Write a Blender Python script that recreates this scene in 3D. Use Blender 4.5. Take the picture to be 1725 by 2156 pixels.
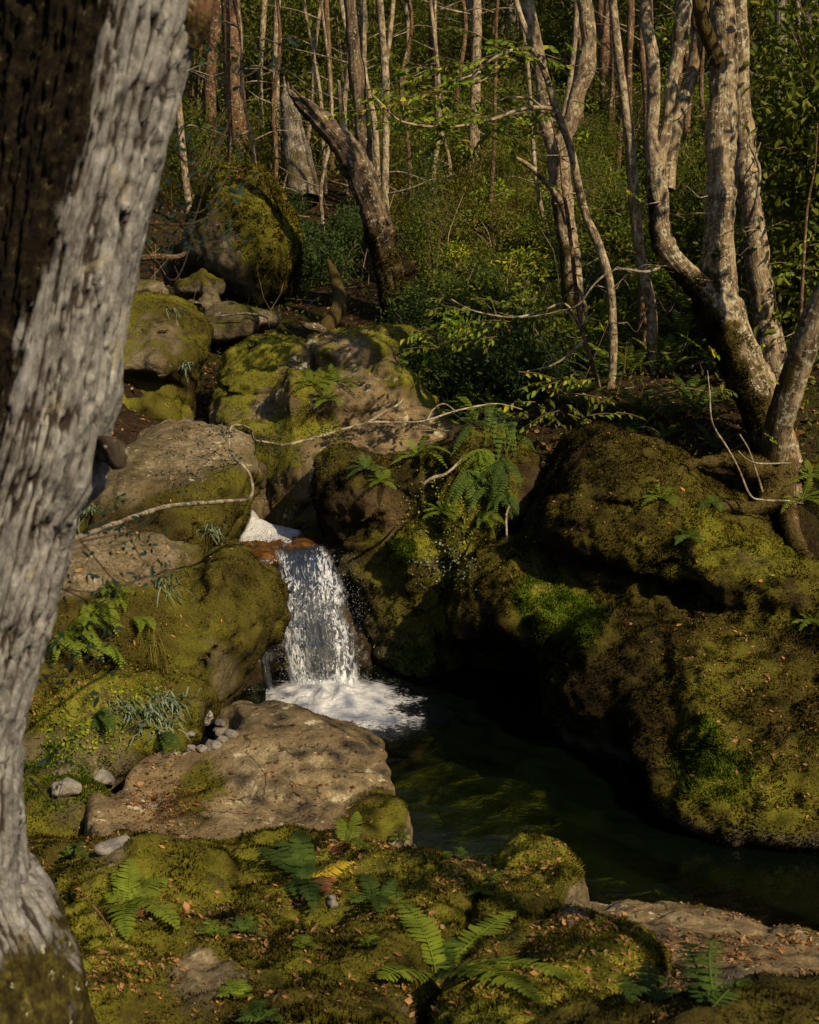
import bpy, math, random
import numpy as np
from mathutils import Vector, Matrix
for _o in list(bpy.data.objects):
    bpy.data.objects.remove(_o)
SC = bpy.context.scene
COL = SC.collection
RND = random.Random(11)
rng = np.random.default_rng(11)
rad = math.radians

# ------------------------------------------------------------------ camera, sky, sun, exposure
PITCH = rad(12.0); CAMZ = 3.5; FPX = 2962.0; CX, CY = 862.5, 1078.0
cd = bpy.data.cameras.new('camera'); cam = bpy.data.objects.new('camera', cd); COL.objects.link(cam)
cam.location = (0, 0, CAMZ); cam.rotation_euler = (rad(90) - PITCH, 0, 0)
cd.sensor_fit = 'VERTICAL'; cd.sensor_height = 30.0; cd.lens = 15.0 / math.tan(rad(20.0))
cd.clip_start = 0.05; cd.clip_end = 600
cd.dof.use_dof = True; cd.dof.focus_distance = 10.5; cd.dof.aperture_fstop = 6.3
SC.camera = cam
SUN_AZ = rad(40.0)      # from straight behind the camera round to the right
SUN_EL = rad(40.0)
S = Vector((math.sin(SUN_AZ) * math.cos(SUN_EL), -math.cos(SUN_AZ) * math.cos(SUN_EL), math.sin(SUN_EL)))
W = bpy.data.worlds.new('World'); SC.world = W; W.use_nodes = True
wn = W.node_tree; wn.nodes.clear()
sky = wn.nodes.new('ShaderNodeTexSky'); sky.sky_type = 'NISHITA'; sky.sun_disc = False
sky.sun_elevation = SUN_EL; sky.sun_rotation = math.pi - SUN_AZ
bg = wn.nodes.new('ShaderNodeBackground'); bg.inputs['Strength'].default_value = 0.08
wo = wn.nodes.new('ShaderNodeOutputWorld')
wn.links.new(sky.outputs[0], bg.inputs[0]); wn.links.new(bg.outputs[0], wo.inputs[0])
sl = bpy.data.lights.new('sun', 'SUN'); sun = bpy.data.objects.new('sun', sl); COL.objects.link(sun)
sl.energy = 5.0; sl.angle = rad(0.55); sl.color = (1.0, 0.81, 0.54)
sun.rotation_euler = (-S).to_track_quat('-Z', 'Y').to_euler(); sun.location = (8, -4, 14)
SC.view_settings.view_transform = 'Standard'; SC.view_settings.look = 'None'
SC.view_settings.exposure = 0.2; SC.view_settings.gamma = 1.0
SC.render.engine = 'CYCLES'
SC.cycles.max_bounces = 6; SC.cycles.diffuse_bounces = 3; SC.cycles.glossy_bounces = 2
SC.cycles.transparent_max_bounces = 10; SC.cycles.transmission_bounces = 3
SC.cycles.caustics_reflective = False; SC.cycles.caustics_refractive = False
SC.cycles.use_denoising = True
SC.cycles.sample_clamp_indirect = 3.0

# ------------------------------------------------------------------ geometry of the view
cP, sP = math.cos(PITCH), math.sin(PITCH)
def ray(x, y):
    r = (x - CX) / FPX; u = (CY - y) / FPX
    return np.array([r, cP + u * sP, -sP + u * cP])
def P(x, y, d):
    v = ray(x, y); v = v * (d / v[1]); v[2] += CAMZ
    return v
def m_px(d):
    return d / FPX * 1.01
def Ppl(x, y, pl):
    """point where the line of sight meets the sloping plane z = z0 + sy (Y - y0) + sx X"""
    z0, y0, sy, sx = pl
    v = ray(x, y); s = (z0 - sy * y0 - CAMZ) / (v[2] - sy * v[1] - sx * v[0])
    return np.array([v[0] * s, v[1] * s, CAMZ + v[2] * s])

# ------------------------------------------------------------------ noise
_K1, _K2, _K3, _K4 = np.uint32(374761393), np.uint32(668265263), np.uint32(1440662683), np.uint32(1274126177)
def vnoise(p):
    """smooth lattice noise in -1..1"""
    i = np.floor(p); f = p - i; u = f * f * f * (f * (f * 6 - 15) + 10)
    i = i.astype(np.int64).astype(np.uint32); a = i[:, 0] * _K1; b = i[:, 1] * _K2; c = i[:, 2] * _K3; a1, b1, c1 = a + _K1, b + _K2, c + _K3
    ux, uy, uz = u[:, 0], u[:, 1], u[:, 2]
    def h(n):
        n = (n ^ (n >> np.uint32(13))) * _K4; n ^= n >> np.uint32(16); return (n & np.uint32(0xFFFF)) * (1 / 32767.5) - 1.0
    def lx(q): v = h(a + q); return v + (h(a1 + q) - v) * ux
    z0 = lx(b + c); z0 = z0 + (lx(b1 + c) - z0) * uy
    z1 = lx(b + c1); z1 = z1 + (lx(b1 + c1) - z1) * uy
    return z0 + (z1 - z0) * uz
def fbm(p, f, o=3, seed=0.0, gain=.5):
    p = np.asarray(p, float); r = np.zeros(len(p)); a = 1.0; t = 0
    for k in range(o):
        r += a * vnoise(p * f + seed + 17.3 * k); t += a; a *= gain; f *= 2.03
    return r / t
def sstep(a, b, x):
    t = np.clip((x - a) / (b - a), 0, 1); return t * t * (3 - 2 * t)

# ------------------------------------------------------------------ meshes and objects
def mk(name, V, F, attrs=None, smooth=True):
    V = np.asarray(V, np.float32)
    me = bpy.data.meshes.new(name)
    if isinstance(F, np.ndarray): F = [F]
    F = [np.asarray(f, np.int32) for f in F if len(f)]
    me.vertices.add(len(V)); me.vertices.foreach_set('co', V.ravel())
    idx = np.concatenate([f.ravel() for f in F]); tot = np.concatenate([np.full(len(f), f.shape[1]) for f in F])
    st = np.concatenate([[0], np.cumsum(tot)[:-1]]).astype(np.int32)
    me.loops.add(len(idx)); me.loops.foreach_set('vertex_index', idx)
    me.polygons.add(len(tot)); me.polygons.foreach_set('loop_start', st)
    me.polygons.foreach_set('use_smooth', np.full(len(tot), smooth))
    me.update(calc_edges=True)
    for k, a in (attrs or {}).items():
        a = np.asarray(a, np.float32)
        if a.ndim == 2:
            me.attributes.new(k, 'FLOAT_VECTOR', 'POINT').data.foreach_set('vector', a.ravel())
        else:
            me.attributes.new(k, 'FLOAT', 'POINT').data.foreach_set('value', a)
    return me
class MB:
    """collects pieces into one mesh"""
    def __init__(s): s.V = []; s.F = {3: [], 4: []}; s.n = 0; s.A = {}
    def add(s, V, F, **at):
        V = np.asarray(V, float).reshape(-1, 3); F = np.asarray(F, int)
        s.V.append(V)
        if len(F): s.F[F.shape[1]].append(F + s.n)
        for k, a in at.items():
            s.A.setdefault(k, []).append(np.broadcast_to(np.asarray(a, float), (len(V),)))
        s.n += len(V); return s
    def mesh(s, name, smooth=True):
        return mk(name, np.concatenate(s.V), [np.concatenate(f) for f in s.F.values() if f],
                  {k: np.concatenate(a) for k, a in s.A.items()}, smooth)
def obj(name, me, mat, parent=None, loc=None):
    o = bpy.data.objects.new(name, me); COL.objects.link(o)
    if mat is not None and me is not None and not me.materials: me.materials.append(mat)
    if parent is not None:
        o.parent = parent
        w = Vector(); q = parent
        while q is not None: w += q.location; q = q.parent
        o.location = -w
    if loc is not None: o.location = loc
    return o
def tag(o, label=None, cat=None, group=None, kind=None):
    if label: o['label'] = label
    if cat: o['category'] = cat
    if group: o['group'] = group
    if kind: o['kind'] = kind
    return o
def empty(name, loc, label=None, cat=None, group=None):
    o = bpy.data.objects.new(name, None); COL.objects.link(o); o.location = Vector(loc); o.empty_display_size = .1
    return tag(o, label, cat, group)
def recentre(o):
    """put a mesh object's origin at the middle of its base (its mesh was made in world coordinates)"""
    me = o.data; n = len(me.vertices); V = np.empty(n * 3, np.float32); me.vertices.foreach_get('co', V); V = V.reshape(-1, 3)
    c = np.array([(V[:, 0].min() + V[:, 0].max()) / 2, (V[:, 1].min() + V[:, 1].max()) / 2, V[:, 2].min()], np.float32)
    V -= c; me.vertices.foreach_set('co', V.ravel()); me.update(); o.location = Vector([float(x) for x in c])
    return o

# ------------------------------------------------------------------ node materials
class G:
    def __init__(s, name):
        s.m = bpy.data.materials.new(name); s.m.use_nodes = True; s.t = s.m.node_tree; s.t.nodes.clear()
        s.out = s.t.nodes.new('ShaderNodeOutputMaterial')
    def n(s, ty, ins=None, **pr):
        nd = s.t.nodes.new('ShaderNode' + ty)
        for k, v in pr.items(): setattr(nd, k, v)
        for k, v in (ins or {}).items(): s.set(nd.inputs[k], v)
        return nd
    def set(s, sock, v):
        if isinstance(v, bpy.types.NodeSocket): s.t.links.new(v, sock)
        elif isinstance(v, (tuple, list)) and len(v) == 3 and sock.type == 'RGBA': sock.default_value = (*v, 1)
        else: sock.default_value = v
    def math(s, op, a, b=0.0, c=None, clamp=False):
        nd = s.t.nodes.new('ShaderNodeMath'); nd.operation = op; nd.use_clamp = clamp
        s.set(nd.inputs[0], a); s.set(nd.inputs[1], b)
        if c is not None: s.set(nd.inputs[2], c)
        return nd.outputs[0]
    def mix(s, f, a, b, blend='MIX'):
        nd = s.t.nodes.new('ShaderNodeMix'); nd.data_type = 'RGBA'; nd.blend_type = blend
        s.set(nd.inputs[0], f); s.set(nd.inputs[6], a); s.set(nd.inputs[7], b); return nd.outputs[2]
    def step(s, x, a, b):
        nd = s.t.nodes.new('ShaderNodeMapRange'); nd.interpolation_type = 'SMOOTHSTEP'
        s.set(nd.inputs[0], x); nd.inputs[1].default_value = a; nd.inputs[2].default_value = b
        return nd.outputs[0]
    def ramp(s, f, stops):
        nd = s.t.nodes.new('ShaderNodeValToRGB'); cr = nd.color_ramp
        while len(cr.elements) < len(stops): cr.elements.new(.5)
        for e, (p, c) in zip(cr.elements, stops): e.position = p; e.color = (*c, 1)
        s.set(nd.inputs[0], f); return nd.outputs[0]
    def pos(s): return s.n('NewGeometry').outputs['Position']
    def attr(s, a, vec=False):
        nd = s.n('Attribute', attribute_name=a); return nd.outputs['Vector' if vec else 'Fac']
    def scaled(s, v, sc):
        nd = s.n('Mapping'); s.set(nd.inputs['Vector'], v); nd.inputs['Scale'].default_value = sc; return nd.outputs[0]
    def noise(s, v, scale, detail=4, rough=.55, dist=0.0):
        nd = s.n('TexNoise', {'Vector': v, 'Scale': scale, 'Detail': detail, 'Roughness': rough, 'Distortion': dist})
        return nd.outputs['Fac']
    def voro(s, v, scale, feature='F1'):
        nd = s.n('TexVoronoi', {'Vector': v, 'Scale': scale}, feature=feature); return nd.outputs[0]
    def bump(s, h, strength, dist, nrm=None):
        nd = s.n('Bump', {'Height': h, 'Strength': strength, 'Distance': dist})
        if nrm is not None: s.set(nd.inputs['Normal'], nrm)
        return nd.outputs[0]
    def principled(s, col, rough=.9, spec=.2, nrm=None, **kw):
        nd = s.n('BsdfPrincipled', {'Base Color': col, 'Roughness': rough, 'Specular IOR Level': spec})
        if nrm is not None: s.set(nd.inputs['Normal'], nrm)
        for k, v in kw.items(): s.set(nd.inputs[k.replace('_', ' ')], v)
        return nd.outputs[0]
    def mixsh(s, f, a, b):
        nd = s.n('MixShader'); s.set(nd.inputs[0], f); s.set(nd.inputs[1], a); s.set(nd.inputs[2], b); return nd.outputs[0]
    def done(s, sh): s.t.links.new(sh, s.out.inputs['Surface']); return s.m

MOSS = [(.10, (.020, .014, .004)), (.34, (.046, .036, .006)), (.54, (.074, .064, .008)), (.76, (.116, .110, .010)), (.97, (.172, .168, .018))]
def rockmat(name, cols, lichen=.5, spots=.5, wet=0.0, moss=MOSS, scale=1.0, gloss=.0):
    g = G(name); p = g.pos()
    n1 = g.noise(p, 1.7 * scale, 7, .62); n2 = g.noise(p, 9 * scale, 6, .65, .6); n3 = g.noise(p, 46 * scale, 4, .7)
    f = g.math('ADD', g.math('MULTIPLY', n1, .55), g.math('MULTIPLY', n2, .45))
    f = g.math('ADD', f, g.math('MULTIPLY', g.math('SUBTRACT', n3, .5), .55))
    c = g.ramp(f, [(.30, cols[0]), (.45, cols[1]), (.58, cols[2]), (.72, cols[3])])
    ls = g.noise(p, .8 * scale, 4, .6, .5); c = g.mix(g.math('MULTIPLY', g.step(ls, .45, .62), .55), c, g.mix(.5, c, (.05, .035, .014)))
    l1 = g.noise(p, 5.2 * scale, 5, .6, .4); l2 = g.noise(p, 24 * scale, 3, .6)
    lm = g.step(g.math('ADD', g.math('MULTIPLY', l1, .72), g.math('MULTIPLY', l2, .28)), .63 - .06 * lichen, .66 - .05 * lichen)
    c = g.mix(g.math('MULTIPLY', lm, .8 * min(1, lichen * 2)), c, (.46, .42, .28))
    ck = g.math('ABSOLUTE', g.math('SUBTRACT', g.noise(p, 1.5 * scale, 5, .55, .5), .5))
    cm = g.math('MULTIPLY', g.step(ck, .008, .001), g.math('MULTIPLY', g.step(n1, .48, .6), .7)); c = g.mix(g.math('MULTIPLY', cm, .8), c, (.018, .013, .007))
    bd = g.noise(g.scaled(p, (.6, .6, 7)), 2.2 * scale, 4, .6, .5); c = g.mix(g.math('MULTIPLY', g.step(bd, .52, .66), .35), c, g.mix(.6, c, (.03, .022, .010)))
    d1 = g.noise(g.scaled(p, (1, 1, 1.3)), 13 * scale, 4, .7, .8)
    dm = g.step(d1, .60, .66)
    c = g.mix(g.math('MULTIPLY', dm, spots), c, (.03, .026, .012))
    m = g.attr('moss'); mt = g.attr('tint')
    m = g.math('ADD', m, g.math('ADD', g.math('MULTIPLY', g.math('SUBTRACT', n2, .5), 1.1), g.math('MULTIPLY', g.math('SUBTRACT', n3, .5), .9)))
    mm = g.step(m, .40, .62)
    mn = g.noise(p, 60, 3, .8)
    t = g.math('ADD', mt, g.math('MULTIPLY', g.math('SUBTRACT', mn, .5), .7))
    t = g.math('ADD', t, g.math('MULTIPLY', g.math('SUBTRACT', n2, .5), .5))
    mc = g.ramp(t, moss)
    c = g.mix(mm, c, mc)
    wv = g.attr('wet')
    c = g.mix(g.math('MULTIPLY', wv, .8), c, (.028, .020, .010))
    h = g.math('ADD', g.math('MULTIPLY', n2, .6), g.math('ADD', g.math('MULTIPLY', n3, .30), g.math('MULTIPLY', g.math('MULTIPLY', mn, mm), .45)))
    h = g.math('SUBTRACT', h, g.math('ADD', g.math('MULTIPLY', dm, .12), g.math('MULTIPLY', cm, .5)))
    nb = g.bump(h, .75, .035)
    r = g.math('SUBTRACT', .92, g.math('MULTIPLY', wv, .62))
    return g.done(g.principled(c, r, g.math('ADD', .12, g.math('MULTIPLY', wv, .5)), nb))
ROCK_TAN = rockmat('slab_stone', [(.066, .048, .024), (.150, .108, .054), (.235, .178, .094), (.39, .32, .19)], .85, .85)
ROCK_OLD = rockmat('old_stone', [(.035, .027, .012), (.095, .074, .036), (.185, .148, .088), (.36, .305, .215)], .35, .6)
ROCK_DARK = rockmat('wet_stone', [(.022, .016, .008), (.050, .034, .014), (.10, .065, .026), (.20, .125, .05)], .0, .5)
ROCK_GREY = rockmat('grey_stone', [(.12, .105, .085), (.21, .19, .16), (.30, .28, .24), (.42, .40, .36)], .3, .3)
g = G('amber_stone'); p = g.pos(); n = g.noise(p, 6, 6, .65); n2 = g.noise(g.scaled(p, (3, 1, 1)), 22, 4)
c = g.ramp(n, [(.3, (.02, .009, .002)), (.5, (.075, .032, .006)), (.68, (.16, .075, .016))])
AMBER = g.done(g.principled(c, .22, .6, g.bump(g.math('ADD', n, g.math('MULTIPLY', n2, .5)), .5, .02)))
# the moss's own little shoots
def tuftmat(name, stops, trans=.25):
    g = G(name); t = g.attr('tint'); n = g.noise(g.pos(), 30, 2)
    c = g.ramp(g.math('ADD', t, g.math('MULTIPLY', g.math('SUBTRACT', n, .5), .35)), stops)
    d = g.n('BsdfDiffuse', {'Color': c}).outputs[0]; tr = g.n('BsdfTranslucent', {'Color': c}).outputs[0]
    return g.done(g.mixsh(trans, d, tr))
MOSS_TUFT = tuftmat('moss_shoots', MOSS)
MOSS_LUSH = tuftmat('lush_moss', [(.1, (.020, .034, .004)), (.45, (.045, .078, .007)), (.9, (.10, .16, .014))])
LITTER = tuftmat('dead_leaf', [(.05, (.045, .02, .008)), (.35, (.13, .055, .018)), (.6, (.24, .12, .05)), (.8, (.36, .22, .11)), (.97, (.42, .21, .06))], .2)
def leafmat(name, a, b, c3, trans=.45, rough=.6):
    g = G(name); t = g.attr('tint')
    c = g.ramp(t, [(.05, a), (.5, b), (.93, c3)])
    pr = g.principled(c, rough, .12)
    tr = g.n('BsdfTranslucent', {'Color': g.mix(.5, c, (.30, .36, .02))}).outputs[0]
    return g.done(g.mixsh(trans * .75, pr, tr))
FERN_G = leafmat('fern_green', (.060, .088, .010), (.115, .160, .016), (.20, .25, .026))
FERN_D = leafmat('fern_dark', (.028, .048, .009), (.055, .090, .015), (.10, .15, .024), .35)
FERN_Y = leafmat('fern_yellow', (.42, .27, .02), (.55, .38, .03), (.62, .46, .05))
FERN_B = leafmat('fern_brown', (.06, .025, .01), (.12, .05, .02), (.22, .10, .045), .2, .9)
LEAF_L = leafmat('leaf_lime', (.075, .14, .012), (.15, .23, .02), (.42, .38, .02), .5)
LEAF_M = leafmat('leaf_mid', (.045, .062, .009), (.092, .115, .014), (.17, .185, .022), .4)
LEAF_D = leafmat('leaf_dark', (.015, .033, .010), (.034, .062, .018), (.065, .10, .024), .35)
LEAF_O = leafmat('leaf_olive', (.075, .075, .014), (.14, .13, .020), (.26, .21, .040), .35, .8)
LEAF_S = leafmat('leaf_sage', (.06, .085, .05), (.13, .17, .10), (.24, .28, .19), .2, .6)
LEAF_N = leafmat('leaf_teal', (.006, .018, .016), (.012, .032, .028), (.022, .05, .036), .3)
g = G('twig_wood'); t = g.attr('tint')
TWIG = g.done(g.principled(g.ramp(t, [(0, (.035, .022, .012)), (.5, (.15, .10, .055)), (1, (.42, .34, .23))]), .85, .15))

# ------------------------------------------------------------------ solids: rounded shapes merged, roughened and meshed
def poly_d(pts, X, Y):
    n = len(pts); d = np.full(X.shape, 1e9); ins = np.zeros(X.shape, bool)
    for i in range(n):
        ax, ay = pts[i]; bx, by = pts[(i + 1) % n]
        ex, ey = bx - ax, by - ay; wx, wy = X - ax, Y - ay
        t = np.clip((wx * ex + wy * ey) / (ex * ex + ey * ey + 1e-12), 0, 1)
        d = np.minimum(d, (wx - t * ex) ** 2 + (wy - t * ey) ** 2)
        c = ((ay <= Y) & (by > Y)) | ((by <= Y) & (ay > Y))
        with np.errstate(divide='ignore', invalid='ignore'):
            xi = ax + (Y - ay) / (by - ay + 1e-12) * ex
        ins ^= c & (X < xi)
    return np.where(ins, -1, 1) * np.sqrt(d)
def flat(pix, pl, depth, R=.2, T=.2, op='u', k=.08):
    """a block seen from above: outline in the picture laid on the plane pl, going down by depth"""
    q = np.array([Ppl(x, y, pl) for x, y in pix])
    lo = q.min(0) - [.02, .02, depth + .1]; hi = q.max(0) + .05
    def f(ax, ay, az):
        X, Y = np.meshgrid(ax, ay, indexing='ij'); d2 = poly_d(q[:, :2], X, Y)
        zt = pl[0] + pl[2] * (Y - pl[1]) + pl[3] * X
        a = (np.maximum(d2 + R, 0) / R)[:, :, None]
        b = np.maximum(np.abs(az[None, None, :] - (zt - depth / 2)[:, :, None]) - (depth / 2 - T), 0) / T
        return (np.sqrt(a * a + b * b) - 1) * min(R, T)
    return dict(f=f, lo=lo, hi=hi, op=op, k=k)
def face(pix, Y0, T, R=.3, tz=0., z0=.5, tx=0., x0=0., Tr=None, op='u', k=.1):
    """a boulder seen from the front: outline in the picture at distance Y0 (leaning by tz, turned by tx), half thickness T"""
    Tr = Tr or T; q = []
    for x, y in pix:
        v = ray(x, y); s = (Y0 + tz * (CAMZ - z0) - tx * x0) / (v[1] - tz * v[2] - tx * v[0])
        q.append([v[0] * s, v[1] * s, CAMZ + v[2] * s])
    q = np.array(q); lo = q.min(0) - [.03, T + .03, .03]; hi = q.max(0) + [.03, T + .03, .03]
    def f(ax, ay, az):
        X, Z = np.meshgrid(ax, az, indexing='ij'); d2 = poly_d(q[:, [0, 2]], X, Z)
        yc = Y0 + tz * (Z - z0) + tx * (X - x0)
        a = (np.maximum(d2 + R, 0) / R)[:, None, :]
        b = np.maximum(np.abs(ay[None, :, None] - yc[:, None, :]) - (T - Tr), 0) / Tr
        return (np.sqrt(a * a + b * b) - 1) * min(R, Tr)
    return dict(f=f, lo=lo, hi=hi, op=op, k=k)
def ell(x, y, d, r, rz=0., op='u', k=.1, c=None):
    c = P(x, y, d) if c is None else np.array(c, float); r = np.array(r, float); m = r.max()
    ca, sa = math.cos(rad(rz)), math.sin(rad(rz))
    def f(ax, ay, az):
        X, Y, Z = np.meshgrid(ax - c[0], ay - c[1], az - c[2], indexing='ij')
        U = X * ca + Y * sa; V = -X * sa + Y * ca
        k0 = np.sqrt((U / r[0]) ** 2 + (V / r[1]) ** 2 + (Z / r[2]) ** 2) + 1e-6
        k1 = np.sqrt((U / r[0] ** 2) ** 2 + (V / r[1] ** 2) ** 2 + (Z / r[2] ** 2) ** 2) + 1e-6
        return k0 * (k0 - 1) / k1
    e = np.array([max(r[0], r[1])] * 2 + [r[2]])
    return dict(f=f, lo=c - e, hi=c + e, op=op, k=k)
def surfnet(v, o, h):
    s = v < 0; nx, ny, nz = v.shape
    cn = np.zeros((nx - 1, ny - 1, nz - 1), np.int8)
    for a in (0, 1):
        for b in (0, 1):
            for c in (0, 1): cn += s[a:nx - 1 + a, b:ny - 1 + b, c:nz - 1 + c]
    act = (cn > 0) & (cn < 8); I = np.argwhere(act); idx = np.full(act.shape, -1, np.int64); idx[act] = np.arange(len(I))
    acc = np.zeros((len(I), 3)); num = np.zeros(len(I))
    cor = [(a, b, c) for a in (0, 1) for b in (0, 1) for c in (0, 1)]
    val = {c: v[I[:, 0] + c[0], I[:, 1] + c[1], I[:, 2] + c[2]] for c in cor}
    for a in cor:
        for ax in range(3):
            if a[ax]: continue
            b = list(a); b[ax] = 1; b = tuple(b); va, vb = val[a], val[b]
            m = (va < 0) != (vb < 0); t = np.where(m, va / np.where(m, va - vb, 1), 0)
            for q in range(3): acc[:, q] += np.where(m, a[q] + (t if q == ax else 0), 0)
            num += m
    V = (I + acc / num[:, None]) * h + o; F = []
    for ax in range(3):
        b, c = (ax + 1) % 3, (ax + 2) % 3
        s0 = np.moveaxis(s, (ax, b, c), (0, 1, 2)); ii = np.moveaxis(idx, (ax, b, c), (0, 1, 2))
        A = s0[:-1, 1:-1, 1:-1]; B = s0[1:, 1:-1, 1:-1]
        for m, flip in ((A & ~B, False), (~A & B, True)):
            e = np.argwhere(m)
            if not len(e): continue
            i, j, k = e[:, 0], e[:, 1] + 1, e[:, 2] + 1
            q = np.stack([ii[i, j - 1, k - 1], ii[i, j, k - 1], ii[i, j, k], ii[i, j - 1, k]], 1)
            F.append(q[:, ::-1] if flip else q)
    F = np.concatenate(F); return V, F[(F >= 0).all(1)]
def solid(prims, h, noise=((.10, 1.3), (.05, 3.5), (.022, 9)), seed=0., crease=0., crf=1.6, ridge=0.):
    ad = [p for p in prims if p['op'] == 'u']
    pad = sum(a for a, _ in noise) + 2 * h + .04
    lo = np.min([p['lo'] for p in ad], 0) - pad; hi = np.max([p['hi'] for p in ad], 0) + pad
    ax, ay, az = [np.arange(lo[i], hi[i] + h, h) for i in range(3)]
    D = None
    for p in prims:
        d = p['f'](ax, ay, az)
        if D is None: D = d; continue
        k = p['k']
        if p['op'] == 'u':
            t = np.clip(.5 + .5 * (d - D) / k, 0, 1); D = d * (1 - t) + D * t - k * t * (1 - t)
        else:
            t = np.clip(.5 - .5 * (D + d) / k, 0, 1); D = D * (1 - t) - d * t + k * t * (1 - t)
    m = np.abs(D) < pad
    I = np.argwhere(m); Q = lo + I * h; nz = np.zeros(len(Q))
    for q, (a, f) in enumerate(noise): nz += a * vnoise(Q * f + seed * 7.7 + q * 31.1)
    if crease:
        r = 1 - np.abs(vnoise(Q * [crf, crf, crf * 1.5] + seed * 3.1 + 5.5)); nz += crease * sstep(.88, 1., r)
    if ridge: nz -= ridge * (.6 - np.abs(vnoise(Q * [1.25, 1.25, 1.7] + seed * 5.3)) * 1.6) + .35 * ridge * (.6 - np.abs(vnoise(Q * 3.1 + seed * 2.3)) * 1.6)
    D[m] += nz
    for q in range(3):      # keep the outer shell closed
        sl_ = [slice(None)] * 3; sl_[q] = 0; D[tuple(sl_)] = 1; sl_[q] = -1; D[tuple(sl_)] = 1
    return surfnet(D, lo, h)
def vnormals(me):
    n = np.empty(len(me.vertices) * 3, np.float32); me.vertex_normals.foreach_get('vector', n); return n.reshape(-1, 3)
ROCKS = {}
def rock(name, label, prims, h, mat, bias=0., up=1., nf=2.2, na=.5, tint=.45, tv=.55, wet=None, mossfn=None, tintfn=None, noise=((.10, 1.3), (.05, 3.5), (.022, 9)),
         seed=0., crease=0., cat='boulder', group=None, fine=.010, parent=None, key=None, ridge=0.):
    V, F = solid(prims, h, noise, seed, crease, ridge=ridge)
    me = mk(name, V, F); N = vnormals(me)
    V = V + N * (fine * (1.6 * vnoise(V * 11 + seed) - 1.2 * np.abs(vnoise(V * 7 + seed + 9)) + vnoise(V * 22 + seed) + .7 * vnoise(V * 47 + seed)))[:, None]
    me.vertices.foreach_set('co', V.astype(np.float32).ravel()); me.update(); N = vnormals(me)
    ms = bias + up * (sstep(-.35, .85, N[:, 2]) - .5) + na * fbm(V, nf, 3, 3. + seed)
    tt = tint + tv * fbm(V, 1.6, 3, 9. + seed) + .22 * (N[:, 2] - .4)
    if mossfn: ms = mossfn(V, N, ms)
    if tintfn: tt = tintfn(V, N, tt)
    wt = np.zeros(len(V)) if wet is None else np.clip(wet(V, N), 0, 1)
    for k_, a in (('moss', ms), ('tint', tt), ('wet', wt)):
        me.attributes.new(k_, 'FLOAT', 'POINT').data.foreach_set('value', a.astype(np.float32))
    o = obj(name, me, mat)
    ROCKS[key or name] = dict(V=V, F=F, N=N, moss=ms, tint=tt, o=o)
    recentre(o)
    if label: tag(o, label, cat, group)
    return o
def near_px(V, x, y, d, r):
    """0..1 blob of radius r metres round a spot seen at pixel x, y"""
    v = ray(x, y); v = v / np.linalg.norm(v); w = V - [0, 0, CAMZ]; t = w @ v
    return np.exp(-np.maximum((w * w).sum(1) - t * t, 0) / (r * r)) * np.exp(-((V[:, 1] - d) / 1.3) ** 2)
def faces_pick(R, n, wv):
    V, F = R['V'], R['F']; a, b, c, d = [V[F[:, i]] for i in range(4)]
    ar = np.linalg.norm(np.cross(c - a, d - b), axis=1) * .5
    w = ar * np.clip(wv[F].mean(1), 0, None); sm = w.sum()
    if sm <= 0: return None
    fi = rng.choice(len(F), n, p=w / sm); u, v = rng.random((2, n, 1))
    q = lambda A: (A[F[fi, 0]] * (1 - u) + A[F[fi, 1]] * u) * (1 - v) + (A[F[fi, 3]] * (1 - u) + A[F[fi, 2]] * u) * v
    p = q(R['V']); nn = q(R['N']); nn /= np.linalg.norm(nn, axis=1, keepdims=True) + 1e-9
    return p, nn, q(R['tint'][:, None])[:, 0], q(R['moss'][:, None])[:, 0]
def seen(V, N, slack=-.25):
    c = np.array([0, 0, CAMZ]) - V; c /= np.linalg.norm(c, axis=1, keepdims=True); return ((c * N).sum(1) > slack).astype(float)
def blades(p, nn, ln, wd, lean=.5):
    """one slim triangle for each point"""
    n = len(p); d = nn + lean * rng.normal(size=(n, 3)) + [0, 0, .15]; d /= np.linalg.norm(d, axis=1, keepdims=True)
    s = np.cross(d, rng.normal(size=(n, 3))); s /= np.linalg.norm(s, axis=1, keepdims=True) + 1e-9
    L = (ln * rng.uniform(.5, 1.3, n))[:, None]; w = wd * .5
    V = np.stack([p - s * w - nn * .003, p + s * w - nn * .003, p + d * L], 1).reshape(-1, 3)
    return V, np.arange(n * 3).reshape(-1, 3)
def moss_on(key, n, ln=.014, wd=.006, thr=.45, lean=.5, extra=None, name='moss', mat=None):
    R = ROCKS[key]; w = sstep(thr - .12, thr + .2, R['moss'] + .25 * fbm(R['V'], 6, 2)) * seen(R['V'], R['N'])
    if extra is not None: w = w * extra(R['V'], R['N'])
    r = faces_pick(R, n, w)
    if r is None: return
    p, nn, tt, _ = r
    clump = .25 + 1.5 * np.clip(fbm(p, 9, 3) + .35, 0, 1)
    V, F = blades(p, nn, ln * clump, wd, lean)
    t = tt + rng.normal(0, .09, n) + .18 * fbm(p, 11, 2); t3 = np.stack([t - .22, t - .22, t + .12], 1).ravel()
    me = mk(name, V, F, {'tint': t3}, smooth=True)
    nr = np.repeat(nn, 3, 0) + .35 * rng.normal(size=(n * 3, 3)); nr /= np.linalg.norm(nr, axis=1, keepdims=True)
    me.normals_split_custom_set_from_vertices(nr.astype(np.float32))
    o = obj(name, me, mat or MOSS_TUFT, R['o']); tag(o, kind='stuff'); return o
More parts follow.
